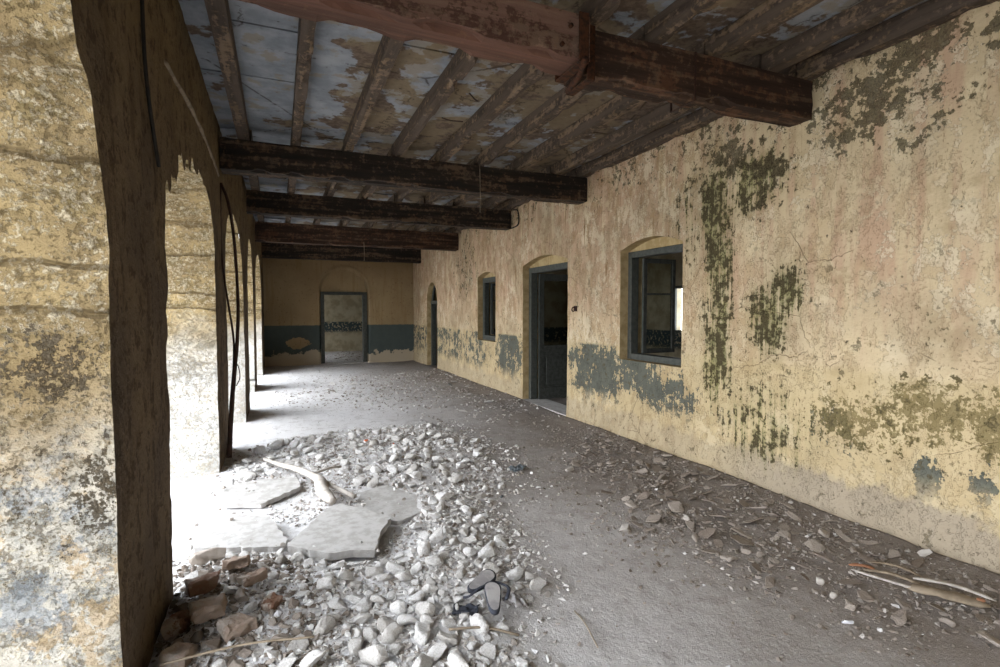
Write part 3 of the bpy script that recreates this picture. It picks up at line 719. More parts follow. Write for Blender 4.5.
# side room
room(D+.38, 8.0, 4.0, 12.4, 'side room behind the long wall', [])
o = grid_wall('wall_room_outer', 4.0, 12.4, 0, 3.7, .1, [[(8.3, 1.1), (8.3, 2.13), (9.38, 2.13), (9.38, 1.1)]], lambda u, v, d: np.stack([8.0+d, u, v], 1), .3, [M['room'], M['room']], True)
tag(o, 'outer wall of the side room with a bright window', 'wall', kind='structure')
w3 = empty('window_3', (8.0, 8.8, 1.1)); tag(w3, 'bright window glimpsed through the large window opening', 'window', kind='structure')
kid(boxes('window_frame', [(8.05, 8.12, 8.3, 8.36, 1.1, 2.13), (8.05, 8.12, 9.32, 9.38, 1.1, 2.13), (8.05, 8.12, 8.36, 9.32, 2.07, 2.13), (8.05, 8.12, 8.36, 9.32, 1.1, 1.16)], M['bluepaint']), w3)
room(D+.38, 8.0, 12.7, 17.0, 'second side room', [])
tag(boxes('wall_room_outer', [(8.0, 8.2, 12.5, 17.2, 0, 3.7)], M['room'], bevel=0), 'outer wall of the second side room', 'wall', kind='structure')
# room beyond the end wall, daylight from its left side
room(-.9, 4.0, 16.78, 21.3, 'room beyond the end wall', [], ('y0',))
tag(boxes('wall_room_side', [(4.0, 4.2, 16.78, 21.4, 0, 3.7)], M['room'], bevel=0), 'right wall of the room beyond the end wall', 'wall', kind='structure')
o = grid_wall('wall_room_outer', 16.78, 21.3, 0, 3.7, .1, [[(18.6, -.1), (18.6, 2.2), (19.8, 2.2), (19.8, -.1)]], lambda u, v, d: np.stack([-.9-d, u, v], 1), .3, [M['room'], M['room']], False)
tag(o, 'left wall of the room beyond the end wall with a wide opening', 'wall', kind='structure')
portal(-1.25, 19.2, 1.1, 1.3, 2.4, (1, 0, 0)); portal(8.35, 8.84, 1.6, 1.08, 1.05, (-1, 0, 0))

# ------------------------------------------------------------------ things on walls and ceiling
def at_wall(y, z): return (D-.01, y, z)
ar = empty('bent_arch_strip', (-.46, 6.35, 0)); tag(ar, 'sprung dark curved strip leaning beside the second pillar', 'strip')
outer = spline([(-.55, 6.42, 2.95), (-.49, 6.40, 2.78), (-.445, 6.38, 2.50), (-.42, 6.36, 2.15), (-.405, 6.34, 1.65), (-.42, 6.3, 1.25), (-.455, 6.22, .85), (-.48, 6.15, .5), (-.50, 6.05, .08)], 6)
N_ = len(outer)
kid(tube('strip', outer, [.022+.014*max(0, (i/N_-.45))*2 for i in range(N_)], M['darkmetal'], None, 8, .12, 3, .7), ar)
inner = spline([(-.555, 6.42, 2.93), (-.56, 6.40, 2.4), (-.545, 6.38, 2.05), (-.505, 6.36, 1.7), (-.455, 6.33, 1.3), (-.455, 6.25, .95)], 6)
kid(tube('strip', inner, .012, M['darkmetal'], None, 6, .1, 4), ar)
loop = spline([(-.43, 6.25, 1.05), (-.40, 6.2, .98), (-.395, 6.2, .88), (-.43, 6.2, .80)], 5)
kid(tube('wire_loop', loop, .006, M['darkmetal'], None, 6), ar)
cab = tube('hanging_cable', spline([(-.545, 2.86, 3.40), (-.545, 2.88, 3.0), (-.545, 2.90, 2.75), (-.545, 2.98, 2.55), (-.545, 3.15, 2.32)], 8), .009, M['black'], None, 7)
tag(cab, 'black cable hanging down the face of the nearest pillar', 'cable')
ledge = empty('broken_moulding', (-.56, 4.8, 3.0)); tag(ledge, 'pale sloping strip of broken moulding above the first open arch', 'moulding')
lp = [(-.56+.006, 3.45+(6.25-3.45)*t, 2.96+.07*math.sin(t*3.1)+.03*t) for t in np.linspace(0, 1, 24)]
kid(tube('plaster_strip', lp, .013, M['straw'], None, 6, .9, 8), ledge)
con = tube('conduit_pipe', spline([(3.93, 8.80, 3.40), (3.925, 8.62, 3.36), (3.925, 8.56, 3.2), (3.925, 8.62, 3.10), (3.92, 8.88, 3.08)], 5), .011, M['black'], None, 7)
tag(con, 'thin bent dark pipe on the wall at the end of the third beam', 'pipe')
wr1 = tube('hanging_wire', spline([(2.35, 6.30, 3.42), (2.352, 6.29, 3.1), (2.35, 6.29, 2.82)], 5), .0035, M['straw'], None, 5); tag(wr1, 'thin straw-coloured wire dangling from the second beam', 'wire')
wr2 = tube('hanging_wire', spline([(1.75, 12.0, 3.10), (1.755, 11.98, 2.9), (1.75, 11.98, 2.68)], 5), .005, M['straw'], None, 5); tag(wr2, 'short wire dangling from the fourth beam', 'wire')
hk = empty('wall_bracket', (3.93, 6.62, 1.62)); tag(hk, 'small rusty iron bracket on the wall between door and large window', 'bracket')
kid(boxes('plate', [(3.915, 3.935, 6.575, 6.645, 1.58, 1.66)], M['darkmetal']), hk)
kid(tube('hook', spline([(3.92, 6.61, 1.63), (3.88, 6.60, 1.64), (3.86, 6.60, 1.60), (3.885, 6.60, 1.575)], 4), .008, M['rust'], None, 6), hk)
for k, (bx, by, bz, dx, dz) in enumerate(((1.45, 4.9, 3.41, .12, .10), (1.62, 4.4, 3.41, -.16, .05))):
    tw = tube('ceiling_twig', spline([(bx, by, bz), (bx+dx*.4, by-.1, bz-dz*.5), (bx+dx, by-.25, bz-dz)], 4), .006, M['darkmetal'], None, 5)
    tag(tw, ['bent twig poking down from the fourth rafter beyond the red beam', 'longer crooked twig hanging under the slabs beyond the red beam'][k], 'twig', 'twigs caught in the ceiling')

# ------------------------------------------------------------------ rubble
def chunk_mesh(name, seed, dims, mat, n=16, sub=1, amp=.05, bev=.06):
    r = random.Random(seed); bm = bmesh.new()
    for i in range(n):
        v = Vector((r.gauss(0, 1), r.gauss(0, 1), r.gauss(0, 1))); v.normalize()
        m = max(abs(v.x), abs(v.y), abs(v.z)); v = v.lerp(v/m, .55)
        v *= r.uniform(.82, 1.0); bm.verts.new((v.x*dims[0]/2, v.y*dims[1]/2, v.z*dims[2]/2))
    res = bmesh.ops.convex_hull(bm, input=list(bm.verts))
    bmesh.ops.delete(bm, geom=[v for v in bm.verts if not v.link_faces], context='VERTS')
    bmesh.ops.dissolve_limit(bm, angle_limit=math.radians(14), verts=list(bm.verts), edges=list(bm.edges))
    if bev: bmesh.ops.bevel(bm, geom=list(bm.edges), offset=bev*min(dims), segments=1, affect='EDGES')
    bmesh.ops.triangulate(bm, faces=list(bm.faces))
    if sub:
        bmesh.ops.subdivide_edges(bm, edges=list(bm.edges), cuts=sub, use_grid_fill=True)
        co = np.array([v.co for v in bm.verts]); s = 2.6/max(dims)
        for ax in range(3):
            dd = (fbm(co[:, 0]*s+seed, co[:, 1]*s, co[:, 2]*s, seed=seed+ax, oc=3)-.5)*amp*2*max(dims)
            for v, q in zip(bm.verts, dd): v.co[ax] += q
    me = bpy.data.meshes.new(name); bm.to_mesh(me); bm.free(); me.materials.append(mat); return me
random.seed(11)
placed = []   # x, y, r
def free(x, y, r):
    for (a, b, c) in placed:
        if (a-x)**2+(b-y)**2 < (c+r)**2*.80: return False
    return True
def put(name, me, x, y, sink, rz, sc, tilt=0.2, zadd=0.0):
    o = bpy.data.objects.new(name, me); COL.objects.link(o)
    e = Euler((random.uniform(-tilt, tilt), random.uniform(-tilt, tilt), rz)); o.rotation_euler = e; o.scale = (sc, sc, sc)
    Mx = e.to_matrix(); zmin = min((Mx @ (v.co*sc)).z for v in me.vertices); zmax = max((Mx @ (v.co*sc)).z for v in me.vertices)
    o.location = (x, y, float(hf(x, y)) - zmin - sink*(zmax-zmin) + zadd)
    return o

# slabs first: broken paving lying on the floor
def slab(name, poly, z, th, label, seed, droop=0.0, tilt=(0, 0)):
    cx = sum(p[0] for p in poly)/len(poly); cy = sum(p[1] for p in poly)/len(poly)
    P = noise_poly([(p[0]-cx, p[1]-cy+10) for p in poly], .012, .035, seed)
    P = [(x, y-10) for x, y in P]
    bm = bmesh.new(); R = max(math.hypot(*p) for p in P)
    cell = .03; n = int(R*2/cell)+2; V = {}
    g = [(-R+cell*i) for i in range(n+1)]
    GX, GY = np.meshgrid(g, g, indexing='ij'); C_ = inside(GX[:-1, :-1]+cell/2, GY[:-1, :-1]+cell/2, P)
    nx, ny, dd = nearest(GX, GY, P); IN = inside(GX, GY, P)
    cells = np.argwhere(C_)
    cnt = np.zeros(GX.shape, int)
    for i, j in cells:
        for a in (0, 1):
            for b in (0, 1): cnt[i+a, j+b] += 1
    bd = (cnt > 0) & (cnt < 4); GX = np.where(bd, nx, GX); GY = np.where(bd, ny, GY)
    z -= .022
    def Zt(x, y): return z + tilt[0]*x + tilt[1]*y + .006*(float(fbm(x*6+seed, y*6, seed=seed))-.5) - droop*max(0, x/R-.45)**2
    top = {}; bot = {}
    for i, j in cells:
        for a in (0, 1):
            for b in (0, 1):
                k = (i+a, j+b)
                if k not in top:
                    x, y = float(GX[k]), float(GY[k]); zz = Zt(x, y)
                    top[k] = bm.verts.new((x, y, zz)); bot[k] = bm.verts.new((x*.985, y*.985, zz-th))
    E_ = {}
    for i, j in cells:
        q = [(i, j), (i+1, j), (i+1, j+1), (i, j+1)]
        bm.faces.new([top[k] for k in q]); bm.faces.new([bot[k] for k in q[::-1]])
        for a, b in zip(q, q[1:]+q[:1]): E_[(a, b)] = 1
    for (a, b) in E_:
        if (b, a) not in E_: bm.faces.new([top[b], top[a], bot[a], bot[b]])
    me = bpy.data.meshes.new(name); bm.to_mesh(me); bm.free()
    o = link_mesh(name, me, M['slab']); o.location = (cx, cy, 0); tag(o, label, 'slab', 'broken floor slabs')
    SL.append([(p[0], p[1]) for p in poly]); return o
SL = []
slab('broken_slab', [(-.53, 3.86), (.00, 3.66), (.02, 3.80), (-.10, 4.25), (-.36, 4.42), (-.55, 4.40)], .085, .04, 'pale broken floor slab nearest the first pillar, left of the large grey slab', 51)
slab('broken_slab', [(.01, 3.62), (.28, 3.40), (.54, 3.34), (.60, 3.55), (.73, 3.80), (.41, 4.22), (.30, 4.12)], .115, .05, 'large grey tilted floor slab in front of the dusty branch', 52, .03, (.01, .02))
slab('broken_slab', [(.50, 4.15), (.78, 3.86), (1.02, 3.98), (1.05, 4.35), (.86, 4.72), (.62, 4.60)], .058, .035, 'darker floor slab half covered in chips, right behind the large grey slab', 53)
slab('broken_slab', [(-.45, 4.72), (-.16, 4.60), (.16, 4.92), (.12, 5.2), (-.20, 5.25), (-.48, 5.15)], .075, .04, 'floor slab with a sharp dark right edge, beside the second pillar', 54, 0, (0, .01))
def on_slab(x, y, m=.0):
    for s in SL:
        if float(sdist(np.array(x), np.array(y), s)) > -m: return True
    return False

# dusty branch
br_ = empty('fallen_branch', (.2, 5.0, .1)); tag(br_, 'dusty forked branch lying between the broken slabs', 'branch')
kid(tube('limb', spline([(-.16, 5.86, .08), (-.04, 5.56, .10), (.12, 5.26, .115), (.24, 4.96, .13), (.30, 4.78, .125), (.31, 4.52, .11), (.37, 4.30, .095)], 6), [.018]*4+[.018+.0010*i for i in range(18)]+[.038, .042, .046, .05, .053, .054, .055, .054, .052, .05, .048, .045, .04, .034, .028], M['cream'], None, 12, .12, 5), br_)
kid(tube('side_limb', spline([(.25, 4.95, .13), (.38, 4.70, .10), (.54, 4.36, .09)], 6), .020, M['cream'], None, 8, .15, 6), br_)
kid(tube('twig', spline([(.25, 4.97, .13), (.40, 5.10, .13), (.52, 5.22, .10)], 5), .012, M['cream'], None, 6, .15, 7), br_)
for (x, y) in ((-.22, 5.9), (-.05, 5.6), (.13, 5.25), (.28, 4.92), (.33, 4.7), (.36, 4.45), (.42, 4.27), (.44, 4.6), (.55, 4.36)): placed.append((x, y, .06))
placed += [(1.0, 2.52, .13), (2.18, 4.77, .07), (3.3, 1.8, .16), (3.23, 2.0, .1), (3.36, 1.6, .1)]

# unique lumps -------------------------------------------------------------
def single(name, x, y, dims, mat, label, cat, seed, rz=0.0, n=16, tilt=.15, sink=.15, group=None, sub=1, bev=.06, amp=.04, zadd=0):
    me = chunk_mesh(name, seed, dims, mat, n, sub, amp, bev); o = put(name, me, x, y, sink, rz, 1.0, tilt, zadd)
    placed.append((x, y, max(dims[:2])*.48)); tag(o, label, cat, group); return o
def brick(x, y, dims, label, seed, rz, tilt=.2, zadd=0.0, group='broken bricks by the first pillar'):
    dims = tuple(q*.86 for q in dims); bm = bmesh.new(); box_bm(bm, -dims[0]/2, dims[0]/2, -dims[1]/2, dims[1]/2, -dims[2]/2, dims[2]/2)
    r = random.Random(seed)
    bmesh.ops.bisect_plane(bm, geom=list(bm.verts)+list(bm.edges)+list(bm.faces), plane_co=(dims[0]*.36, 0, 0), plane_no=(1, r.uniform(-.5, .5), r.uniform(-.4, .4)), clear_outer=True)
    bmesh.ops.holes_fill(bm, edges=list(bm.edges)); bmesh.ops.bevel(bm, geom=list(bm.edges), offset=.006, segments=1, affect='EDGES')
    bmesh.ops.triangulate(bm, faces=list(bm.faces)); bmesh.ops.subdivide_edges(bm, edges=list(bm.edges), cuts=4, use_grid_fill=True)
    co = np.array([v.co for v in bm.verts])
    for ax in range(3):
        dd = (fbm(co[:, 0]*25+seed, co[:, 1]*25, co[:, 2]*25, seed=seed+ax, oc=3)-.5)*.034
        for v, q in zip(bm.verts, dd): v.co[ax] += q
    me = bpy.data.meshes.new('brick'); bm.to_mesh(me); bm.free(); me.materials.append(M['brick'])
    o = put('broken_brick', me, x, y, .12, rz, 1.0, tilt, zadd); placed.append((x, y, max(dims[:2])*.45)); tag(o, label, 'brick', group); return o
brick(-.33, 2.86, (.20, .13, .075), 'pinkish broken brick with plaster on its end, lying by the first pillar', 1, .25, .1, .03)
brick(-.20, 2.70, (.17, .12, .075), 'broken brick just below the pinkish one by the first pillar', 2, .5, .12, .0)
brick(-.14, 3.12, (.19, .08, .05), 'tilted brick sliver, upper right of the pinkish brick', 3, .6, .3, .03)
brick(-.39, 3.18, (.20, .12, .08), 'dark rounded brick lump in the shade of the first pillar', 4, .4, .2, .02)
brick(-.42, 2.60, (.17, .12, .08), 'broken brick at the bottom edge beside the first pillar', 5, 1.2, .2, .0)
brick(-.24, 3.35, (.18, .10, .06), 'reddish brick bat farthest up the heap by the first pillar', 6, -.3, .25, .02)
brick(-.47, 2.88, (.16, .11, .08), 'brown brick wedged against the first pillar foot', 7, 1.4, .3, .0)
brick(-.05, 2.86, (.13, .09, .05), 'small pale brick bat between the brick heap and the white heap', 8, .9, .2, .0)
single('masonry_block', -.52+.10, 3.62, (.24, .15, .10), M['chunkbrown'], 'large brown stone against the far edge of the first pillar', 'stone', 201, .2)
# stones with something that singles them out
single('white_shard', -.03, 2.84-.1, (.045, .03, .05), M['white'], 'tiny white paper-like block in the front heap near the bricks', 'shard', 202, .2, 10, sub=0)
single('pale_stone', 2.29, 3.13, (.11, .08, .055), M['cream'], 'pale stone lying alone on the bare path in mid floor', 'stone', 203, .5)
single('pale_stone', 2.82, 3.09, (.08, .05, .04), M['cream'], 'small pale stone between the bare path and the long wall', 'stone', 204, 2.1)
single('white_stone', 2.65, 1.75, (.065, .022, .02), M['white'], 'short white stick-like fragment near the right bottom corner', 'fragment', 205, -.6, sub=0)
single('white_stone', 1.84, 1.74, (.035, .03, .015), M['white'], 'small white ring-shaped fragment at the bottom edge', 'fragment', 206, .3, sub=0)
single('white_stone', 2.26, 2.33, (.025, .02, .015), M['white'], 'tiny white pebble alone on the bare earth', 'fragment', 207, .3, sub=0)
single('pale_stone', 2.87, 2.06, (.06, .05, .045), M['cream'], 'pale cubic stone in the brown debris, upper of a pair', 'stone', 208, .9)
single('pale_stone', 2.80, 1.93, (.06, .045, .04), M['cream'], 'pale cubic stone in the brown debris, lower of a pair', 'stone', 209, .3)
single('pale_stone', 2.62, 4.5, (.12, .08, .05), M['cream'], 'pale flat stone near the long wall below the large window', 'stone', 210, .3)
single('plaster_tile', 3.78, 2.02, (.085, .018, .07), M['cream'], 'small square white tile leaning at the foot of the long wall', 'tile', 211, 2.06, 12, sub=0)
single('grey_block', -.30, 5.46, (.20, .12, .09), M['chunk'], 'square grey block at the top of the left slab', 'stone', 212, .2, 22)
single('grey_block', 1.22, 4.12, (.19, .11, .07), M['chunk'], 'broad flat block at the right end of the middle heap', 'stone', 213, .4, 20)
single('dark_tile', 2.95, 1.86, (.12, .10, .02), M['chunkbrown'], 'flat dark tile fragment near the short white stick', 'tile', 214, .9, 10, sub=0)
single('orange_scrap', .91, 6.24, (.09, .05, .03), M['orange'], 'larger orange plastic scrap in the middle heap', 'scrap', 215, .5, 10, sub=0, sink=0, zadd=.03)
single('orange_scrap', 1.18, 5.98, (.04, .03, .02), M['orange'], 'smaller orange scrap right of the larger one', 'scrap', 216, .5, 10, sub=0, sink=0, zadd=.02)
single('blue_scrap', 1.72, 4.09, (.05, .035, .03), M['bluerag'], 'tiny blue scrap below the blue-grey rag', 'scrap', 217, .5, 10, sub=0)

# crumpled rags
def rag(name, loc, size, seed, mat, parent=None, amp=.5, shape=None, rz=0.0, fold=1.0, th=.004):
    n = 18; V = []; F = []; g = {}
    for i in range(n+1):
        for j in range(n+1):
            u = i/n*2-1; v = j/n*2-1
            if shape: r = shape(u)
            else: r = 1.0
            x = u*size[0]/2; y = v*r*size[1]/2
            h = float(fbm(u*1.6+seed, v*1.6, seed=seed, oc=3)); z = (h-.35)*size[2]*2*fold - .25*size[2]*v*v
            x += (float(fbm(u*3, v*3, seed=seed+5))-.5)*size[0]*.18; y += (float(fbm(u*3, v*3, seed=seed+9))-.5)*size[1]*.25
            c, s = math.cos(rz), math.sin(rz)
            g[i, j] = len(V); V.append((loc[0]+x*c-y*s, loc[1]+x*s+y*c, max(loc[2]+z, loc[2]*.3)))
    for i in range(n):
        for j in range(n): F.append((g[i, j], g[i+1, j], g[i+1, j+1], g[i, j+1]))
    o = pymesh(name, V, F, mat, None, True); m = o.modifiers.new('thickness', 'SOLIDIFY'); m.thickness = th; m.offset = -1
    if parent: kid(o, parent)
    return o
hb = float(hf(1.0, 2.52))+.02
sh = empty('torn_sandal', (1.0, 2.52, hb-.02)); tag(sh, 'dusty torn black sandal and rag on the right edge of the front heap', 'sandal')
hour = lambda u: .62+.38*abs(u)**1.4
def sole(cx, cy, cz, L_, Wd, rz, tx, ty, name, m1, m2):
    pts = []
    for k in range(40):
        t = 2*math.pi*k/40; x = math.cos(t)*L_/2; y = math.sin(t)*Wd/2*(.70+.30*math.cos(2*t)*.5+.22*math.cos(t)); pts.append((x, y))
    def ring(s, z):
        r = []
        for x, y in pts:
            X = x*s; Y = y*s; Z = z + tx*X + ty*Y + .25*X*X
            c, q = math.cos(rz), math.sin(rz); r.append((cx+X*c-Y*q, cy+X*q+Y*c, cz+Z))
        return r
    V = ring(1, 0)+ring(1.02, .016)+ring(.90, .020); F = []
    for k in range(40):
        a = (k+1) % 40; F += [(k, a, 40+a, 40+k), (40+k, 40+a, 80+a, 80+k)]
    F.append(tuple(range(40))[::-1])
    rim = kid(pymesh(name, V, F, m2, None, True), sh)
    top = pymesh('insole', ring(.90, .0205), [tuple(range(40))], m1, None, False); top.parent = rim
sole(1.00, 2.49, hb+.055, .25, .14, 1.25, .10, .10, 'sole', M['dustgrey'], M['darkcloth'])
sole(.99, 2.64, hb+.07, .22, .12, .55, .05, .35, 'sole', M['dustgrey'], M['darkcloth'])
rag('flap', (1.13, 2.50, hb+.02), (.10, .13, .05), 7, M['dustgrey'], sh, rz=.3)
rag('flap', (.86, 2.52, hb+.015), (.13, .10, .04), 8, M['darkcloth'], sh, rz=-.4)
kid(tube('torn_strap', spline([(.86, 2.62, hb+.03), (.90, 2.58, hb+.05), (.96, 2.58, hb+.085), (1.05, 2.62, hb+.06)], 5), .011, M['darkcloth'], None, 6, .2, 1, .5), sh)
kid(tube('torn_strap', spline([(1.06, 2.46, hb+.06), (1.10, 2.52, hb+.08), (1.09, 2.60, hb+.07), (1.04, 2.68, hb+.06)], 5), .010, M['darkcloth'], None, 6, .2, 2, .5), sh)
tag(rag('crumpled_rag', (2.18, 4.77, float(hf(2.18, 4.77))+.02), (.17, .10, .05), 12, M['bluerag'], None, rz=.2), 'crumpled blue-grey rag alone on the bare path', 'rag')

# splintered wood by the wall
hw = float(hf(3.3, 1.8))
sp_ = empty('splintered_timber', (3.3, 1.8, hw)); tag(sp_, 'splintered length of rotten wood with orange ends near the long wall', 'wood')
def strip(name, a, b, w, t, mat, bow=(0, 0, .02), seed=0):
    P = [Vector(a).lerp(Vector(b), k/8)+Vector(bow)*math.sin(math.pi*k/8) for k in range(9)]
    return kid(tube(name, P, [w*.3]+[w]*7+[w*.25], mat, None, 7, .35, seed, t), sp_)
strip('splinter', (3.12, 2.05, hw+.03), (3.25, 1.72, hw+.03), .012, .6, M['cream'], (-.03, -.01, .01), 1)
strip('splinter', (3.28, 2.06, hw+.04), (3.40, 1.82, hw+.03), .010, .5, M['straw'], (.02, 0, .02), 2)
strip('splinter', (3.18, 2.02, hw+.03), (3.30, 1.76, hw+.03), .014, .5, M['straw'], (.0, 0, .02), 3)
strip('plank', (3.20, 1.80, hw+.03), (3.38, 1.50, hw+.035), .045, .35, M['straw'], (0, 0, .01), 4)
strip('splinter', (3.30, 1.82, hw+.05), (3.44, 1.50, hw+.05), .016, .5, M['cream'], (.02, 0, .015), 5)
o = strip('orange_end', (3.14, 2.08, hw+.04), (3.21, 1.97, hw+.05), .014, .5, M['torn'], (0, 0, .01), 6); o['label'] = 'orange-brown torn end'
o = strip('orange_end', (3.36, 1.55, hw+.055), (3.38, 1.52, hw+.055), .014, .6, M['torn'], (0, 0, 0), 7); o['label'] = 'small orange-brown tip'
for k, (a, b, r, lab) in enumerate((((-.47, 2.47, .12), (.12, 2.42, .11), .005, 'thin straw-brown stick lying across the brick heap at the bottom edge'),
                                    ((1.05, 2.28, .03), (.72, 2.36, .07), .006, 'dry straw stalk below the torn sandal'),
                                    ((1.42, 2.38, .02), (1.35, 2.05, .02), .004, 'thin curled root on the bare earth right of the front heap'))):
    A = Vector(a); B = Vector(b); A.z = float(hf(A.x, A.y))+(.10 if k == 0 else .012); B.z = float(hf(B.x, B.y))+(.09 if k == 0 else .03)
    tag(tube('dry_stick', spline([A, A.lerp(B, .5)+Vector((.01, .02, .01)), B], 6), r, M['straw'], None, 6, .2, k), lab, 'stick')

# countable chunks --------------------------------------------------------
protoC = [chunk_mesh('masonry_chunk', 300+i, (1.0, random.uniform(.6, .9), random.uniform(.42, .7)), M['chunk'], random.choice((14, 18, 22)), 1, .05, .07) for i in range(12)]
protoB = [chunk_mesh('stone_chunk', 340+i, (1.0, random.uniform(.6, .9), random.uniform(.3, .5)), M['chunkbrown'], random.choice((12, 16, 20)), 1, .05, .06) for i in range(8)]
protoF = [chunk_mesh('plaster_flake', 370+i, (1.0, random.uniform(.5, .9), random.uniform(.12, .2)), M['chunk'], random.choice((10, 14)), 1, .03, .1) for i in range(8)]
protoG = [chunk_mesh('stone_flake', 390+i, (1.0, random.uniform(.5, .9), random.uniform(.12, .2)), M['chunkbrown'], random.choice((10, 14)), 1, .03, .1) for i in range(6)]
ZONES = [('beside the torn black sandal', 1.0, 2.55), ('just right of the brick heap', .05, 2.85), ('in front of the large grey slab', .35, 3.2), ('along the bottom edge of the photo', .5, 1.95),
 ('on the right fringe of the front heap', 1.38, 3.3), ('below the darker slab', .95, 3.75), ('in the middle of the front heap', .6, 2.7), ('at the bottom left below the bricks', -.25, 2.1),
 ('near the foot of the bent dark strip', -.25, 5.9), ('beside the dusty branch', .3, 5.3), ('around the two orange scraps', 1.05, 6.1), ('left of the blue-grey rag', 1.85, 4.9),
 ('on the far rim toward the third pillar', .3, 6.75), ('on the far right rim of the middle heap', 1.9, 6.7), ('behind the darker slab', 1.05, 4.75), ('near the broad flat block', 1.3, 4.2),
 ('around the splintered timber', 3.3, 1.8), ('near the pair of pale cubic stones', 2.85, 2.1), ('on the wall side below the mossy streaks', 3.65, 3.4), ('on the path side below the mossy streaks', 2.8, 3.4), ('below the large window', 3.5, 5.0),
 ('before the side doorway', 3.5, 7.4), ('below the small far window', 3.5, 9.8), ('before the far arched doorway', 3.3, 12.3), ('in the middle of the far floor', 1.9, 10.0), ('nearest the third pillar on the far floor', .7, 9.8),
 ('on the bare path between sandal and timber', 2.1, 2.2), ('on the bare path before the side doorway', 2.6, 6.3)]
def where(x, y):
    return min(ZONES, key=lambda z: (z[1]-x)**2+(z[2]-y)**2)[0]
def scatter(name, protos, region, count, smin, smax, label, cat, group, power=2.2, tries=16000, seed=0, cond=None):
    r = random.Random(seed); random.seed(seed)
    x0 = min(p[0] for p in region); x1 = max(p[0] for p in region); y0 = min(p[1] for p in region); y1 = max(p[1] for p in region)
    sizes = sorted([smin+(smax-smin)*(r.random()**power) for _ in range(count)], reverse=True); k = 0; t = 0
    while k < count and t < tries:
        t += 1; x = r.uniform(x0, x1); y = r.uniform(y0, y1)
        if x > 3.82 or x < float(xin(y))+.07 and 2.2 < y < 3.4: continue
        sd = float(sdist(np.array(x), np.array(y), region))
        if sd < 0 or (sd < .25 and r.random() > .35+sd*2.6): continue
        s = sizes[k]; rad = s*.42
        if cond and not cond(x, y): continue
        if on_slab(x, y, rad*.8) or not free(x, y, rad): continue
        o = put(name, r.choice(protos), x, y, r.uniform(.05, .25), r.uniform(0, 6.3), s, .45)
        zn = where(x, y); cls = 'large' if s > smin+(smax-smin)*.5 else ('medium' if s > smin+(smax-smin)*.18 else 'small')
        tag(o, '%s %s, %s' % (cls, label, zn), cat, '%s %s %s' % (cls, group, zn)); placed.append((x, y, rad)); k += 1
scatter('masonry_chunk', protoC, R1, 285, .045, .145, 'pale grey masonry chunk', 'stone', 'masonry chunks', 1.6, seed=1, cond=lambda x, y: float(sdist(np.array(x), np.array(y), RB)) < -.02 or random.random() < .12)
scatter('rubble_stone', protoC, R2, 200, .05, .16, 'pale rubble stone behind the slabs', 'stone', 'rubble stones', 1.7, seed=2)
scatter('plaster_flake', protoF, R1, 45, .05, .14, 'flat pale plaster flake', 'flake', 'plaster flakes', 1.5, seed=3)
scatter('plaster_flake', protoF, R2, 60, .05, .18, 'flat pale plaster flake', 'flake', 'plaster flakes', 1.5, seed=4)
scatter('stone_flake', protoG, R3, 210, .045, .19, 'flat brown-grey stone flake', 'flake', 'stone flakes', 1.6, seed=5)
scatter('stone_chunk', protoB, R3, 90, .03, .11, 'brown-grey stone', 'stone', 'brown-grey stones', 1.8, seed=6)
scatter('stone_chunk', protoB, RB, 62, .05, .13, 'shaded brown stone', 'stone', 'shaded stones', 1.3, seed=7)
scatter('plaster_flake', protoF, R4, 60, .05, .20, 'flat pale flake', 'flake', 'far flakes', 1.8, seed=8)
FREE_ = [(1.3, 1.4), (1.3, 3.0), (2.3, 5.5), (2.0, 8), (3.6, 8), (3.0, 5.0), (2.5, 3.2), (3.0, 1.4)]
scatter('stone_chunk', protoB, FREE_, 26, .018, .05, 'pebble', 'stone', 'pebbles', 2, seed=9)
NEARP = [(-.5, 5.3), (-.15, 5.3), (.5, 6.3), (.3, 6.9), (-.3, 6.6)]
scatter('rubble_stone', protoC, NEARP, 14, .10, .20, 'pale block', 'stone', 'pale blocks', 1.2, seed=10)

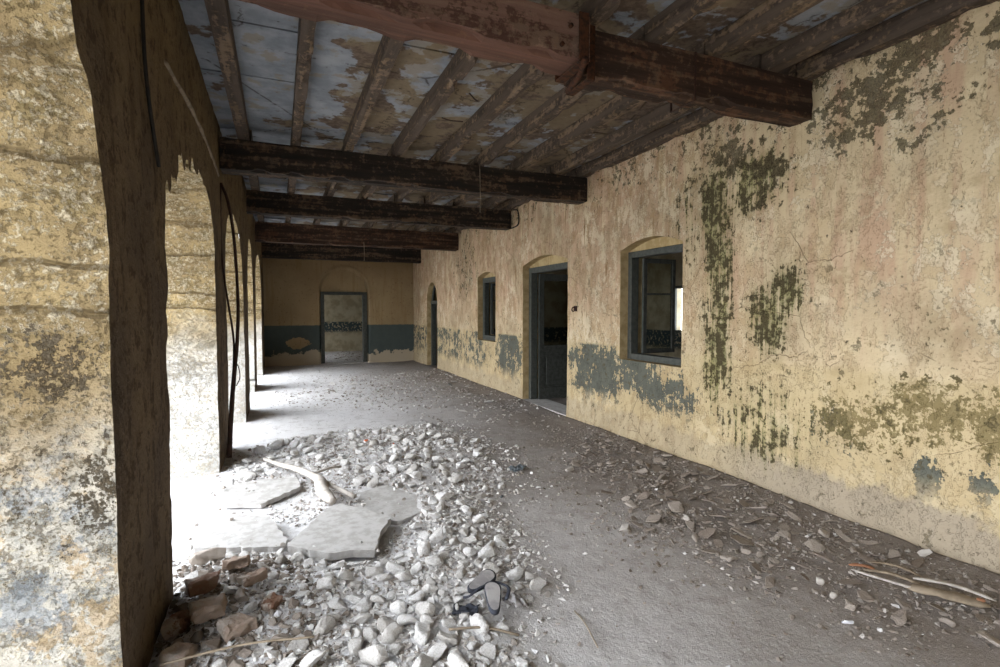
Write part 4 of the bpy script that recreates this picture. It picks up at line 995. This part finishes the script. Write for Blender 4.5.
# uncountable chips --------------------------------------------------------
def chips():
    g = np.random.default_rng(7); base = []
    for i in range(14):
        bm = bmesh.new(); r = random.Random(500+i)
        for k in range(9):
            v = Vector((r.gauss(0, 1), r.gauss(0, 1), r.gauss(0, 1))).normalized(); bm.verts.new((v.x*.5, v.y*.38, v.z*r.choice((.18, .32))))
        bmesh.ops.convex_hull(bm, input=list(bm.verts)); bmesh.ops.delete(bm, geom=[v for v in bm.verts if not v.link_faces], context='VERTS')
        bm.verts.index_update(); base.append((np.array([v.co for v in bm.verts]), [[v.index for v in f.verts] for f in bm.faces])); bm.free()
    V = []; F = []; T = []; n = 0
    def add(region, count, s0, s1, soft, tint):
        nonlocal n
        P = np.array(region); x0, y0 = P.min(0)-soft; x1, y1 = P.max(0)+soft
        m = count*8; X = g.uniform(x0, x1, m); Y = g.uniform(y0, y1, m); sd = sdist(X, Y, region)
        pr = ss(sd, -soft, soft*.7); pr = pr*(.35+.65*ss(fbm(X*2.5, Y*2.5, seed=77), .35, .6)); ok = (g.random(m) < pr) & (X < 3.9) & ((X > xin(Y)+.02) | (((Y > 3.35) & (Y < 5.7)) | ((Y > 6.9) & (Y < 8.2))))
        for s in SL: ok &= ~((sdist(X, Y, s) > -.01) & (g.random(m) < .93))
        X = X[ok][:count]; Y = Y[ok][:count]; Hh = hf(X, Y)
        for s in SL:
            i_ = sdist(X, Y, s) > -.01; Hh[i_] = .072
        for x, y, h in zip(X, Y, Hh):
            b, f = base[g.integers(14)]; sz = s0+(s1-s0)*g.random()**2.5; a, c, e = g.uniform(0, 6.28), g.normal(0, .35), g.normal(0, .35)
            R_ = np.array(Euler((c, e, a)).to_matrix()); q = (b*sz) @ R_.T + (x, y, h+sz*.10)
            V.append(q); F.extend([[k+n for k in t] for t in f]); T.extend([np.clip(tint+g.normal(0, .25), 0, 1)]*len(b)); n += len(b)
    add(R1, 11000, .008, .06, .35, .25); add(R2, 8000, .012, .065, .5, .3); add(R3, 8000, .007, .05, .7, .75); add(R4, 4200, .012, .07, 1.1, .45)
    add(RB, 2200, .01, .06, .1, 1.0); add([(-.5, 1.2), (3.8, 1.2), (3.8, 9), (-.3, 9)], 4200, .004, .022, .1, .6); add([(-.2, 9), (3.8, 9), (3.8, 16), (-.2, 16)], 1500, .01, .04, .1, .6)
    add([(-.5, 4.2), (.5, 4.3), (.6, 5.6), (-.4, 5.6)], 1200, .01, .05, .2, .3)
    add([(0, 17), (3.6, 17), (3.6, 21), (0, 21)], 900, .02, .12, .1, .6)
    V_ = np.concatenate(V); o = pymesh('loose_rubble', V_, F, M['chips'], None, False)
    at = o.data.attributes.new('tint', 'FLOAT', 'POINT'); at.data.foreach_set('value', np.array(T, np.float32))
    tag(o, 'loose chips and grit strewn all over the floor', 'rubble', kind='stuff')
chips()
